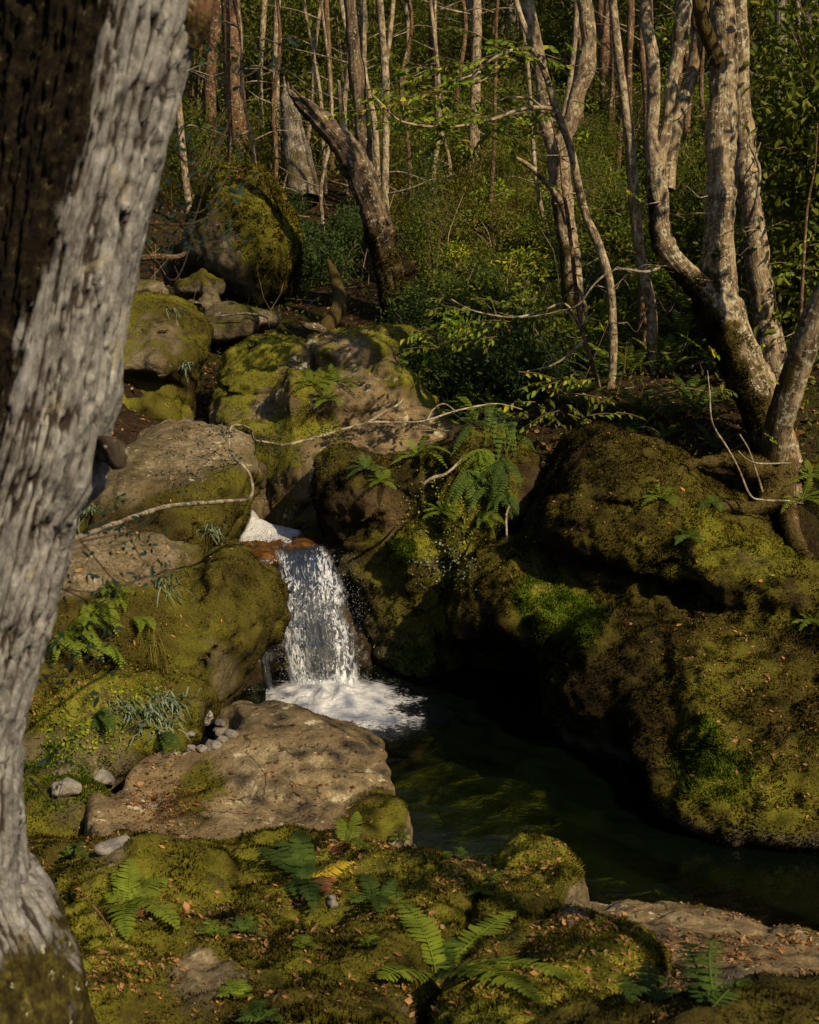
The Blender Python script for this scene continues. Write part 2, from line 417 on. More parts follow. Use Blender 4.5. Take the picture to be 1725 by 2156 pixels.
def flecks(p, nn, ln, wd, tmean=.6, tsd=.2):
    """little fallen leaves lying on a surface: a folded lozenge each"""
    n = len(p); nn = nn + .45 * rng.normal(size=(n, 3)); nn /= np.linalg.norm(nn, axis=1, keepdims=True)
    d = np.cross(nn, rng.normal(size=(n, 3))); d /= np.linalg.norm(d, axis=1, keepdims=True) + 1e-9; s = np.cross(nn, d)
    L = (ln * np.clip(np.exp(rng.normal(-.12, .42, n)), .35, 2.6))[:, None]; w = L * (wd / ln) * rng.uniform(.6, 1.2, (n, 1)); c = p + nn * .006
    V = np.stack([c - d * L * .5, c + s * w * .5 + nn * w * .2, c + d * L * .5 + nn * L * .1, c - s * w * .5 + nn * w * .2], 1).reshape(-1, 3)
    b = np.arange(n)[:, None] * 4; F = np.concatenate([b + [0, 2, 1], b + [0, 3, 2]])
    return V, F, np.repeat(np.clip(rng.normal(tmean, tsd * 1.3, n), .02, .98), 4)
def litter_on(key, n, ln, wd, wfn, tmean=.6, name='leaf_litter'):
    R = ROCKS[key]; r = faces_pick(R, n, wfn(R['V'], R['N'], R['moss']) * seen(R['V'], R['N']))
    if r is None: return
    V, F, t = flecks(r[0], r[1], ln, wd, tmean)
    o = obj(name, mk(name, V, F, {'tint': t}, smooth=False), LITTER, R['o']); tag(o, kind='stuff'); return o

# ------------------------------------------------------------------ ground: one sheet, bent through known heights
GP = [P(1100, 900, 12), P(1300, 905, 11.6), P(1500, 910, 11.2), P(1640, 985, 10.6), P(1725, 1150, 9.8), P(1000, 705, 15), P(1300, 750, 14), P(1600, 790, 13),
      P(1000, 800, 13), P(820, 668, 17), P(640, 660, 17.5), P(500, 655, 18), P(300, 610, 18), P(150, 560, 18), P(400, 335, 24), P(620, 330, 24), P(800, 330, 24), P(1000, 345, 23), P(1200, 350, 23), P(1400, 350, 22), P(1650, 330, 21),
      P(1000, 500, 19), P(1250, 520, 18), P(1500, 560, 16.5), P(1700, 600, 15), P(850, 520, 19.5), P(250, 400, 22)]
GP += [np.array(q, float) for q in [(.9, 8.6, -.75), (1.5, 7, -.85), (.4, 9.9, -.55), (0, 9.3, -.5), (3, 6.5, -.9), (5, 6, -1), (8, 3.5, -1.2), (2.2, 8.6, -.4), (3.2, 8.4, -.1), (1.5, 9.6, -.4),
      (-.8, 7.8, -.15), (-1.7, 7.5, .05), (-.5, 7, -.3), (-2.7, 8.3, .55), (-3.6, 8.6, 1.1), (-2.6, 9.6, .7), (-3.6, 11, 1.6), (-4, 14, 2.6), (-5, 7, 1.8), (-5, 4, 2.2),
      (-.9, 10.8, .0), (-1, 11.6, .45), (-1.1, 12.5, .7), (-1.5, 14, 1.0), (-1.8, 16, 1.7), (0, 13, .9), (.3, 11.4, .4), (1.3, 10.8, .6),
      (-1, 5, .35), (.5, 5, .2), (1.2, 5.6, -.35), (2.2, 5, -.1), (1.5, 3.6, .8), (0, 3, 1.1), (-1.2, 2.9, 1.2), (0, 1.2, 1.75), (0, 0, 1.85), (0, -2, 2.1), (3.2, 2.2, 1.2), (-3, 1, 2), (4, 0, 1.8),
      (3.6, 9.6, 1.0), (4.6, 10.5, 2.0), (5, 13, 3), (6, 8.5, 1.6), (9, 10, 4.5), (10, 16, 7), (-8, 10, 4), (-9, 18, 6), (-10, 3, 5),
      (0, 36, 9.5), (8, 34, 10), (-9, 34, 9.5), (0, 55, 18), (0, 90, 36), (30, 60, 28), (-30, 60, 27), (40, 15, 22), (-40, 15, 22), (60, 100, 50), (-60, 100, 50),
      (0, -12, 5), (0, -40, 14), (14, -6, 3.2), (30, -30, 8), (-30, -20, 14), (20, 3, 3)]]
GP = np.array(GP)
_A = np.linalg.norm(GP[:, None, :2] - GP[None, :, :2], axis=2); _n = len(GP)
_M = np.zeros((_n + 3, _n + 3)); _M[:_n, :_n] = _A - .05 * np.eye(_n); _M[:_n, _n] = 1; _M[:_n, _n + 1:] = GP[:, :2]; _M[_n:, :_n] = _M[:_n, _n:].T
_w = np.linalg.solve(_M, np.concatenate([GP[:, 2], np.zeros(3)]))
def ground_z(X, Y):
    X = np.atleast_1d(np.asarray(X, float)); Y = np.atleast_1d(np.asarray(Y, float)); sh = X.shape; q = np.stack([X.ravel(), Y.ravel()], 1); z = np.empty(len(q))
    for i in range(0, len(q), 20000):
        d = np.linalg.norm(q[i:i + 20000, None] - GP[None, :, :2], axis=2); z[i:i + 20000] = d @ _w[:_n]
    z += _w[_n] + q @ _w[_n + 1:]
    q3 = np.column_stack([q, np.zeros(len(q))]); far = sstep(12, 20, q[:, 1])
    z += (.06 + .10 * far) * fbm(q3, .9, 4, 2.) + .02 * fbm(q3, 6, 2, 4.)
    return z.reshape(sh)
def gz(x, y): return float(ground_z([x], [y])[0])
_u = np.linspace(-1, 1, 281); _gx = 60 * (np.sinh(3.6 * _u) / math.sinh(3.6))
_v = np.linspace(-.62, 1, 330); _gy = 11 + 110 * (np.sinh(3.4 * _v) / math.sinh(3.4)); _gy[0] = -45
XX, YY = np.meshgrid(_gx, _gy, indexing='ij'); ZZ = ground_z(XX, YY)
_i = np.arange(XX.size).reshape(XX.shape)
GF = np.stack([_i[:-1, :-1], _i[1:, :-1], _i[1:, 1:], _i[:-1, 1:]], -1).reshape(-1, 4)
GV = np.stack([XX, YY, ZZ], -1).reshape(-1, 3)
g = G('forest_floor'); p = g.pos(); n1 = g.noise(p, .9, 6, .6); n2 = g.noise(p, 14, 5, .7); n3 = g.noise(p, 60, 3, .7)
c = g.ramp(g.math('ADD', g.math('MULTIPLY', n2, .6), g.math('MULTIPLY', n3, .4)), [(.34, (.012, .008, .005)), (.48, (.035, .022, .011)), (.6, (.08, .047, .022)), (.72, (.15, .085, .04))])
c = g.mix(g.math('MULTIPLY', g.step(n1, .48, .6), .75), c, g.ramp(n3, [(.3, (.022, .020, .004)), (.7, (.075, .072, .010))]))
FLOOR = g.done(g.principled(c, .95, .1, g.bump(g.math('ADD', n2, n3), 1, .05)))
gme = mk('ground', GV, GF); tag(obj('ground', gme, FLOOR), kind='structure')
GR = dict(V=GV, F=GF, N=vnormals(gme), moss=np.zeros(len(GV)), tint=np.zeros(len(GV)) + .5, o=bpy.data.objects['ground'])
ROCKS['ground'] = GR

# ------------------------------------------------------------------ the rocks
def wet_below(z, s=.08): return lambda V, N: 1 - sstep(z - s, z + s, V[:, 2] + .06 * fbm(V, 5, 2))
SLAB_PL = (.40, 7.6, .03, 0.)
def slab_moss(V, N, m):
    m = m - .05 + 1.1 * near_px(V, 790, 1730, 6.95, .28) + .5 * near_px(V, 420, 1700, 7.1, .35) + .5 * near_px(V, 500, 1500, 8.7, .12)
    return m - .25 * near_px(V, 640, 1600, 7.9, .5)
rock('stone_slab', 'broad tan stone slab with a hooked end beside the foot of the waterfall',
     [flat([(176, 1662), (190, 1652), (222, 1655), (243, 1646), (266, 1607), (300, 1588), (350, 1576), (400, 1583), (450, 1586), (490, 1562), (506, 1543), (514, 1522), (508, 1508), (480, 1497), (452, 1500), (447, 1490),
            (480, 1467), (525, 1459), (585, 1466), (632, 1497), (668, 1530), (715, 1560), (770, 1586), (822, 1618), (842, 1650), (868, 1690), (866, 1725), (700, 1775), (400, 1780), (172, 1765)], SLAB_PL, .9, .07, .16),
      ell(640, 1580, 8.0, (.5, .6, .10), 20, k=.2), ell(300, 1650, 7.45, (.22, .12, .05), 10, 's', k=.1, c=P(330, 1680, 7.35) + [0, 0, .10]),
      ell(0, 0, 0, (.16, .26, .34), 0, 's', k=.05, c=Ppl(448, 1545, (.36, 0, 0, 0)))],
     .022, ROCK_TAN, bias=-.22, up=.35, na=.55, nf=2.6, tint=.42, mossfn=slab_moss, noise=((.018, 1.3), (.010, 4), (.008, 11)), crease=.008, seed=1, fine=.005,
     wet=wet_below(.06), key='slab')
rock('bank_boulder', 'big olive rounded boulder on the left bank beside the falling water',
     [face([(60, 1175), (150, 1130), (224, 1112), (300, 1125), (340, 1150), (420, 1200), (482, 1168), (515, 1195), (552, 1230), (581, 1272), (583, 1310), (566, 1345), (545, 1372), (527, 1405), (508, 1452), (470, 1520), (380, 1560), (200, 1590), (60, 1590)],
           9.45, 1.0, .42, tz=.55, z0=.5, tx=.10, x0=-1.2, k=.1),
      ell(330, 1145, 10., (.7, .4, .16), -12, 's', k=.15, c=P(440, 1165, 9.2) + [.0, .1, .20])],
     .03, ROCK_OLD, bias=.82, up=.0, na=.7, nf=1.7, tint=.47, tv=.28, seed=2, crease=.04, ridge=.07, noise=((.07, 1.1), (.03, 3.2), (.016, 9)),
     mossfn=lambda V, N, m: m - 1.5 * near_px(V, 260, 1155, 9.6, .30) - .9 * near_px(V, 130, 1215, 9.3, .16) - .10 * near_px(V, 540, 1260, 9, .3) + .4 * near_px(V, 100, 1350, 8.9, .5),
     wet=wet_below(.05), key='A')
rock('bank_mound', 'mossy sloping bank of herbs and ferns behind the stone slab',
     [face([(-40, 1380), (120, 1400), (260, 1420), (360, 1450), (400, 1490), (410, 1540), (380, 1580), (290, 1600), (250, 1660), (170, 1720), (-40, 1760)], 8.35, .55, .28, tz=1.1, z0=.45, tx=.12, x0=-2), ell(0, 0, 0, (.55, .45, .30), 0, k=.2, c=P(95, 1700, 7.35) - [.1, 0, .12])],
     .028, ROCK_OLD, bias=.65, up=.2, na=.7, tint=.44, tv=.5, seed=3, tintfn=lambda V, N, t: t + .45 * near_px(V, 110, 1650, 7.8, .40) + .15 * near_px(V, 300, 1540, 8, .4), key='L')
rock('high_boulder', 'grey topped boulder with dark mossy flank above the bank boulder',
     [face([(120, 1060), (194, 1010), (244, 925), (290, 902), (344, 886), (409, 883), (455, 891), (490, 904), (528, 930), (536, 990), (530, 1052), (509, 1126), (484, 1170), (420, 1210), (200, 1210), (110, 1150)],
           11.3, .95, .42, tz=.75, z0=1.1, tx=.12, x0=-1.8)],
     .032, ROCK_OLD, bias=.75, up=-.25, na=.6, tint=.38, seed=4, crease=.05, ridge=.07, noise=((.08, 1.0), (.03, 3.2), (.016, 9)), mossfn=lambda V, N, m: m - 1.5 * near_px(V, 360, 925, 11.8, .45) - .6 * near_px(V, 240, 1010, 11, .3) + .3 * near_px(V, 440, 1100, 10.8, .5), key='B')
rock('upstream_boulder', 'broad pale boulder with moss steps upstream behind the tree trunk',
     [face([(170, 660), (265, 622), (340, 628), (393, 648), (430, 700), (436, 745), (424, 812), (421, 890), (300, 930), (170, 930)], 14.9, 1.0, .4, tz=1.0, z0=1.8, tx=.1, x0=-2.5),
      ell(300, 815, 13.7, (.55, .4, .10), 0, 's', k=.12, c=P(290, 812, 13.95))],
     .04, ROCK_OLD, bias=.80, up=.3, na=.7, tint=.58, seed=5, crease=.05, ridge=.07, noise=((.08, 1.0), (.03, 3), (.02, 8)), mossfn=lambda V, N, m: m - .5 * near_px(V, 340, 740, 14.6, .4) + .5 * near_px(V, 400, 770, 14.4, .3), key='C')
D_PL = (1.42, 12.1, .31, -.02)
rock('ledge_rock', 'long sloping rock ledge with green moss and bare tan patches above the cascade',
     [flat([(444, 745), (482, 716), (580, 682), (690, 712), (795, 720), (862, 752), (880, 800), (930, 832), (1010, 860), (1010, 955), (900, 985), (760, 1000), (660, 985), (570, 955), (505, 930), (468, 892), (455, 815)], D_PL, 1.5, .30, .35),
      ell(700, 830, 12.9, (.6, .5, .22), 0, k=.3), ell(800, 745, 14.3, (.55, .4, .18), 0, k=.25)],
       .035, ROCK_TAN, bias=.72, up=.15, na=.75, nf=2.0, tint=.72, tv=.45, seed=6, crease=.07, ridge=.10, noise=((.09, .9), (.04, 2.6), (.02, 8)),
     mossfn=lambda V, N, m: m - .75 * near_px(V, 570, 840, 12.9, .4) - .85 * near_px(V, 780, 930, 12.3, .38) - .7 * near_px(V, 860, 940, 12.2, .25) - .6 * near_px(V, 760, 755, 14, .25) + .4 * near_px(V, 520, 780, 13.9, .4), key='D')
rock('gorge_wall', 'long mossy rock wall hung with ferns on the right of the waterfall',
     [face([(648, 1015), (668, 965), (730, 940), (830, 935), (900, 915), (980, 895), (1070, 900), (1135, 960), (1130, 1060), (1075, 1140), (1015, 1190), (994, 1265), (970, 1330), (958, 1405), (905, 1435), (770, 1455), (748, 1330), (728, 1225), (704, 1168), (672, 1130), (655, 1065)], 11.15, .45, .30, tz=.35, z0=.8, tx=-.42, x0=.1),
      ell(712, 1080, 11.3, (.12, .2, .26), 0, k=.12), ell(785, 1190, 11.0, (.26, .2, .30), 0, k=.15), ell(880, 1190, 10.75, (.22, .22, .40), 10, k=.12), ell(938, 1305, 10.6, (.15, .2, .2), 0, k=.08), ell(810, 1340, 10.9, (.14, .2, .30), 0, k=.1), ell(880, 1400, 10.6, (.25, .2, .14), 0, k=.1), ell(960, 1130, 10.7, (.2, .2, .3), 0, k=.1),
      ell(0, 0, 0, (.13, .25, .10), 0, 's', k=.08, c=P(835, 985, 10.9)), ell(0, 0, 0, (.14, .2, .05), 0, 's', k=.06, c=P(930, 1255, 10.35))],
     .026, ROCK_DARK, bias=.58, up=.15, na=.85, nf=2.2, tint=.48, tv=.65, seed=7, crease=.05, ridge=.06, noise=((.10, 1.5), (.06, 3.2), (.03, 8), (.014, 16)),
     mossfn=lambda V, N, m: m + .5 * near_px(V, 870, 1400, 10.4, .25) + .5 * near_px(V, 950, 1110, 10.5, .35) + .3 * near_px(V, 720, 1010, 10.9, .3),
     tintfn=lambda V, N, t: t - .06 + .28 * near_px(V, 870, 1400, 10.4, .25) + .10 * near_px(V, 830, 1170, 10.6, .3) + .22 * near_px(V, 930, 1150, 10.5, .3) - .3 * near_px(V, 900, 1280, 10.5, .25),
     wet=lambda V, N: .9 * (1 - sstep(.15, .9, V[:, 2] + 1.1 * (V[:, 0] + .35) + .25 * fbm(V, 3, 2))), key='E')
rock('waterfall_step', 'black wet rock step that the waterfall pours over',
     [face([(486, 1180), (520, 1152), (600, 1156), (690, 1156), (722, 1212), (748, 1300), (785, 1270), (795, 1340), (795, 1470), (500, 1480), (495, 1300)], 11.35, .45, .22, tz=.45, z0=.9)],
     .024, ROCK_DARK, bias=-.5, up=0, na=.3, seed=9, noise=((.06, 2), (.03, 5), (.014, 13)), crease=.05, wet=lambda V, N: np.ones(len(V)), key='lip')
rock('amber_lip', 'orange brown water worn rock lip at the head of the waterfall',
     [ell(575, 1163, 11.35, (.36, .36, .10), 0), ell(515, 1172, 11.3, (.16, .25, .13), 0, k=.08), ell(640, 1158, 11.3, (.16, .3, .08), 0, k=.08)], .018, AMBER, bias=-1,
     noise=((.03, 2.5), (.015, 7)), seed=10, wet=lambda V, N: np.ones(len(V)), cat='rock')
rock('alcove_rock', 'amber brown rock alcove behind the upper cascade',
     [face([(520, 930), (640, 960), (700, 1000), (690, 1120), (640, 1128), (520, 1120)], 12.6, .35, .2, tz=.1, z0=1.3)],
     .03, ROCK_DARK, bias=-.15, up=.3, na=.4, tint=.3, seed=11, cat='rock', wet=lambda V, N: .35 + 0 * V[:, 0], key='alcove')
def RB_tint(V, N, t):
    return t + .85 * near_px(V, 1150, 1265, 9.2, .22) + .65 * near_px(V, 1225, 1305, 9.0, .18) + .35 * near_px(V, 1490, 1620, 7.9, .18) + .40 * near_px(V, 1480, 1530, 8.1, .09) + .25 * near_px(V, 1590, 1650, 7.8, .25) + .22 * near_px(V, 1600, 1200, 9.2, .4) + .18 * near_px(V, 1300, 1130, 9.3, .4) - .2 * near_px(V, 1390, 1330, 8.8, .4) - .12
rock('mossy_bank', 'broad dark mossy rock bank overhanging the pool below the forked tree',
     [face([(1112, 1110), (1128, 1034), (1168, 974), (1212, 930), (1265, 916), (1362, 943), (1437, 983), (1512, 1033), (1590, 1075), (1645, 1130), (1715, 1190), (1800, 1230), (1880, 1330), (1860, 1430), (1690, 1420), (1560, 1370), (1412, 1330), (1262, 1270), (1130, 1230)],
           10.1, .85, .42, tz=.40, z0=1., tx=-.30, x0=1.9),
      ell(1330, 1110, 9.75, (.6, .4, .3), 0, k=.25), ell(1610, 1240, 9.25, (.6, .4, .28), -12, k=.2),
      face([(952, 1352), (958, 1275), (985, 1206), (1027, 1174), (1077, 1158), (1140, 1176), (1260, 1200), (1340, 1212), (1420, 1272), (1520, 1330), (1500, 1450), (1440, 1620), (1355, 1665), (1265, 1600), (1198, 1548), (1150, 1480), (1118, 1410), (1077, 1368), (1027, 1350)],
           9.85, .72, .30, tz=.55, z0=.7, tx=-.55, x0=.9, k=.12),
      ell(1310, 1440, 9.15, (.40, .45, .42), 0, k=.25), ell(1000, 1275, 10.05, (.22, .35, .26), 0, k=.1),
      face([(1330, 1600), (1402, 1672), (1462, 1697), (1522, 1715), (1590, 1722), (1662, 1742), (1760, 1790), (1900, 1830), (1900, 1330), (1700, 1310), (1560, 1290), (1430, 1300), (1385, 1400), (1350, 1500)], 8.35, .52, .24, tz=1.5, z0=.45, tx=-.25, x0=2., k=.16),
      ell(0, 0, 0, (.16, .3, .22), 0, 's', k=.15, c=P(1440, 1570, 8.0) + [-.1, -.1, .1]), ell(0, 0, 0, (.55, .3, .07), 8, 's', k=.12, c=P(1330, 1255, 9.2))],
     .032, ROCK_DARK, bias=.80, up=.15, na=.55, tint=.42, tv=.52, seed=12, noise=((.10, 1.0), (.05, 2.7), (.028, 7), (.014, 15)), crease=.03, tintfn=RB_tint, wet=wet_below(.10), key='RB')
rock('hill_boulder', 'large leaning boulder capped with yellow moss under the forest slope',
     [face([(385, 515), (400, 465), (425, 390), (465, 352), (545, 346), (578, 378), (612, 448), (636, 505), (630, 580), (612, 625), (556, 650), (495, 618), (440, 588), (402, 558)], 18.6, 1.0, .5, tz=.15, z0=3, tx=-.35, x0=-2.2)],
     .05, ROCK_OLD, bias=.75, up=.35, na=.4, tint=.56, tv=.35, seed=15, crease=.0, ridge=.0, noise=((.08, .8), (.04, 2.4), (.02, 6)), mossfn=lambda V, N, m: m - .9 * near_px(V, 440, 560, 18.3, .55) + .4 * near_px(V, 540, 520, 18, .7), key='H')
for i, (x, y, d, r, lb) in enumerate([(430, 645, 17, (.20, .2, .15), 'small tan rock wedged below the large leaning boulder'), (505, 676, 16.6, (.42, .3, .17), 'flat layered tan rock lying in the stream bed upstream'),
                                      (412, 606, 17.4, (.24, .25, .16), 'mossy dark rock tucked beside the leaning boulder'), (300, 610, 17.2, (.25, .25, .14), 'pale broken rock upstream near the tree trunk'), (520, 762, 14.2, (.09, .1, .04), 'small pale stone on the mossy ledge'), (625, 770, 13.9, (.10, .09, .06), 'grey pointed stone among moss on the ledge')]):
    rock('boulder', lb, [ell(x, y, d, r, 15 * i - 30)], max(r) / 9, ROCK_OLD if i < 4 else ROCK_GREY, bias=.0 if i != 2 else .6, na=.4, noise=((r[2] * .7, 1.1 / max(r)), (r[2] * .35, 2.6 / max(r))), crease=r[2] * .4, ridge=r[2] * .6, seed=20 + i, cat='rock', fine=.003, key=f'sm{i}')
# foreground bank
M_PL = (.575, 6.3, -.24, 0.)
M1 = flat([(40, 1735), (175, 1738), (215, 1748), (300, 1748), (350, 1756), (500, 1750), (575, 1733), (635, 1729), (700, 1742), (776, 1763), (831, 1771), (902, 1795), (960, 1824), (1012, 1850), (992, 1905), (942, 1965), (925, 2010), (890, 2060), (860, 2250), (-120, 2250), (-120, 1800)], M_PL, 1.0, .13, .16)
M2 = flat([(1000, 1862), (1040, 1830), (1106, 1814), (1161, 1814), (1218, 1824), (1241, 1850), (1217, 1888), (1222, 1912), (1243, 1930), (1298, 1963), (1353, 1970), (1374, 1991), (1352, 2022), (1348, 2046), (1337, 2100), (1298, 2117), (1240, 2250), (930, 2250), (935, 2070), (968, 1995), (998, 1930)], (.66, 5.9, -.235, 0.), 1.0, .10, .14, k=.05)
def M_tint(V, N, t): return t + .05
rock('moss_bank', 'mossy rock bank strewn with tiny leaves at the foot of the grey tree',
     [M1, ell(0, 0, 0, (.4, .26, .14), 20, k=.12, c=P(850, 1850, 5.5) - [0, 0, .05]),
      ell(0, 0, 0, (.35, .3, .16), 0, k=.15, c=P(300, 1840, 5.3) - [0, 0, .03]), ell(0, 0, 0, (.20, .16, .12), 0, 's', k=.10, c=P(640, 1900, 4.95) + [0, 0, .03]),
      ell(0, 0, 0, (.10, .30, .16), -25, 's', k=.08, c=P(430, 2010, 4.3) + [0, 0, .02]), ell(0, 0, 0, (.30, .10, .10), 10, 's', k=.08, c=P(330, 2115, 3.8) + [0, 0, .02])],
     .02, ROCK_OLD, bias=.56, up=.5, na=.45, nf=3, tint=.44, tv=.55, seed=16, noise=((.03, 1.7), (.03, 4), (.02, 9), (.010, 19)), tintfn=M_tint,
     mossfn=lambda V, N, m: m - .8 * near_px(V, 420, 2030, 4.3, .10) - .7 * near_px(V, 240, 1790, 5.8, .07) - .5 * near_px(V, 640, 1890, 4.9, .12) + .3 * near_px(V, 860, 1850, 5.5, .4), key='M1')
rock('moss_block', 'yellow green moss topped rock block at the pool edge right of the fern',
     [M2, ell(0, 0, 0, (.20, .2, .12), 0, k=.10, c=P(1130, 1835, 5.8) - [0, 0, .02]), ell(0, 0, 0, (.3, .25, .12), 0, k=.10, c=P(1240, 2000, 4.8) - [0, 0, .03]), ell(0, 0, 0, (.09, .09, .09), 0, 's', k=.06, c=P(1225, 1905, 5.3) + [.06, 0, -.02])],
     .02, ROCK_OLD, bias=.62, up=.5, na=.4, nf=3, tint=.50, tv=.5, seed=17, noise=((.05, 2), (.03, 4.6), (.018, 10), (.009, 19)), tintfn=M_tint,
     mossfn=lambda V, N, m: m - .8 * near_px(V, 1200, 1935, 5.2, .05) - .7 * near_px(V, 1235, 1890, 5.4, .07), key='M2')
rock('flat_rock', 'flat brown rock with thin moss and leaf litter beside the dark pool',
     [flat([(1190, 1866), (1326, 1868), (1408, 1876), (1518, 1890), (1601, 1912), (1683, 1937), (1850, 1965), (1850, 2250), (1190, 2250)], (.36, 6.1, -.26, .0), .8, .14, .12)],
     .024, ROCK_TAN, bias=.42, up=.3, na=.6, nf=2.2, tint=.32, tv=.4, seed=18, noise=((.04, 1.7), (.02, 5), (.010, 12)), mossfn=lambda V, N, m: m - .6 * near_px(V, 1450, 1960, 5.2, .25) - .5 * near_px(V, 1620, 2010, 4.9, .25) - .5 * near_px(V, 1300, 1880, 5.9, .15), key='N')
rock('near_mound', 'blurred dark mossy mound in the lower right corner',
     [ell(0, 0, 0, (1.0, .5, .36), 0, c=P(1760, 2230, 3.05) + [.1, 0, -.21]), ell(0, 0, 0, (.6, .4, .3), 0, k=.2, c=P(1330, 2300, 3.0) - [0, 0, .2])], .024, ROCK_OLD, bias=.9, up=.2, tint=.38, tv=.4, seed=19, noise=((.05, 2), (.02, 6)), key='O')
from mathutils.bvhtree import BVHTree
_hv, _hf, _k = [], [], 0
for _r in ROCKS.values():
    _hv.append(_r['V']); _hf.append(_r['F'] + _k); _k += len(_r['V'])
HB = BVHTree.FromPolygons(np.concatenate(_hv).tolist(), np.concatenate(_hf).tolist())
def hit(x, y, d=12.):
    """first rock or ground surface along a line of sight: point and normal"""
    v = ray(x, y); q, n, _, _ = HB.ray_cast(Vector((0, 0, CAMZ)), Vector(v).normalized())
    return (np.array(q), np.array(n)) if q is not None else (P(x, y, d), np.array([0, 0, 1.]))
# loose stones
STONES = [(140, 1672, 7.35, .062, .07, 'smooth grey stone at the foot of the bright moss'), (216, 1645, 7.55, .075, .035, 'flat brown stone beside the left end of the slab'), (433, 1524, 8.35, .056, .05, 'largest pale pebble by the hollow in the slab'),
          (463, 1541, 8.2, .045, .026, 'oval pale pebble in the slab hollow'), (485, 1550, 8.15, .04, .028, 'blue grey pebble under the slab lip'), (425, 1562, 8.05, .045, .03, 'square grey pebble in the slab hollow'), (448, 1575, 7.95, .05, .03, 'long blue pebble in the slab hollow'),
          (404, 1577, 7.95, .03, .025, 'dark grey pebble at the hollow edge'), (424, 1580, 7.92, .032, .022, 'small slate pebble at the hollow edge'), (462, 1524, 8.35, .045, .022, 'tan flat pebble behind the pale ones'), (470, 1560, 8.08, .035, .022, 'round grey pebble between the blue pebbles'), (400, 1550, 8.1, .025, .018, 'small tan pebble at the hollow rim'),
          (240, 1786, 5.95, .085, .022, 'white flat stone on the moss behind the left fern'), (968, 2026, 4.65, .045, .035, 'grey rounded stone in the gully behind the big fern'), (940, 2010, 4.75, .03, .02, 'small tan stone in the mossy gully'), (700, 1905, 5.1, .03, .02, 'grey stone under the dark fern clump')]
for i, (x, y, d, r, hgt, lb) in enumerate(STONES):
    s = hit(x, y)[0] + [0, 0, hgt * .35]
    V, F = solid([ell(0, 0, 0, (r, r * RND.uniform(.7, .9), hgt), RND.uniform(0, 180), c=s)], r / 8, ((hgt * .6, .9 / r), (hgt * .25, 2.1 / r)), 40 + i)
    me = mk('pebble', V, F, {'moss': np.full(len(V), -1.), 'tint': np.zeros(len(V)), 'wet': np.full(len(V), .05)})
    recentre(tag(obj('pebble', me, ROCK_GREY), lb, 'stone'))

# ------------------------------------------------------------------ water
WX = np.linspace(-1.6, 7, 300); WY = np.linspace(4.6, 11.3, 260)
A, B = np.meshgrid(WX, WY, indexing='ij'); q3 = np.stack([A, B, 0 * A], -1).reshape(-1, 3)
base = P(690, 1480, 10.1); dist = np.hypot(A - base[0], B - 10.2)
rip = (.010 * np.exp(-dist / 1.0) * np.sin(dist * 22 + 3 * fbm(q3, 1.6, 2).reshape(A.shape)) + .010 * np.exp(-dist / 1.2) * fbm(q3, 9, 3).reshape(A.shape) + .0022 * fbm(q3, 5, 3, 7).reshape(A.shape))
i_ = np.arange(A.size).reshape(A.shape); WF = np.stack([i_[:-1, :-1], i_[1:, :-1], i_[1:, 1:], i_[:-1, 1:]], -1).reshape(-1, 4)
def watermat(name, tint, bumpsc=6, bs=.13):
    g = G(name); p = g.pos(); n = g.noise(g.scaled(p, (1, 1.6, 1)), bumpsc, 4, .6, .6)
    nb = g.bump(n, bs, .03)
    fr = g.n('Fresnel', {'IOR': 1.33, 'Normal': nb}).outputs[0]
    gl = g.n('BsdfGlossy', {'Color': (.95, .97, 1.), 'Roughness': .04, 'Normal': nb}).outputs[0]
    tr = g.n('BsdfTransparent', {'Color': tint}).outputs[0]
    tr = g.mixsh(.08, tr, g.n('BsdfDiffuse', {'Color': (.016, .034, .016)}).outputs[0])
    return g.done(g.mixsh(fr, tr, gl))
tag(obj('pool_water', mk('pool_water', np.stack([A, B, rip], -1).reshape(-1, 3), WF), watermat('pool_water', (.70, .78, .50))), kind='structure')
# sunken boulders
for i, (x, y, r, lb) in enumerate([(1050, 1690, (.50, .42, .26), 'green sunken boulder under the middle of the pool'), (930, 1640, (.36, .34, .22), 'sunken olive rock beside the slab'), (1010, 1800, (.45, .34, .22), 'sunken dark rock near the moss bank'), (1180, 1600, (.40, .34, .22), 'sunken rock below the overhang'),
                                   (1180, 1740, (.42, .36, .2), 'sunken rock near the middle of the pool front'), (890, 1730, (.3, .28, .2), 'sunken rock against the slab corner'), (1320, 1800, (.5, .4, .2), 'deep sunken rock before the right bank')]):
    c_ = Ppl(x, y, (-.36 if i < 4 else -.45, 0, 0, 0))
    rock('sunken_boulder', lb, [ell(0, 0, 0, r, 25 * i, c=c_ - [0, 0, .12])], .03, ROCK_OLD, bias=.9, tint=.62, tv=.2, seed=30 + i, cat='rock', noise=((.06, 2.2), (.03, 5)), key=f'sunk{i}')
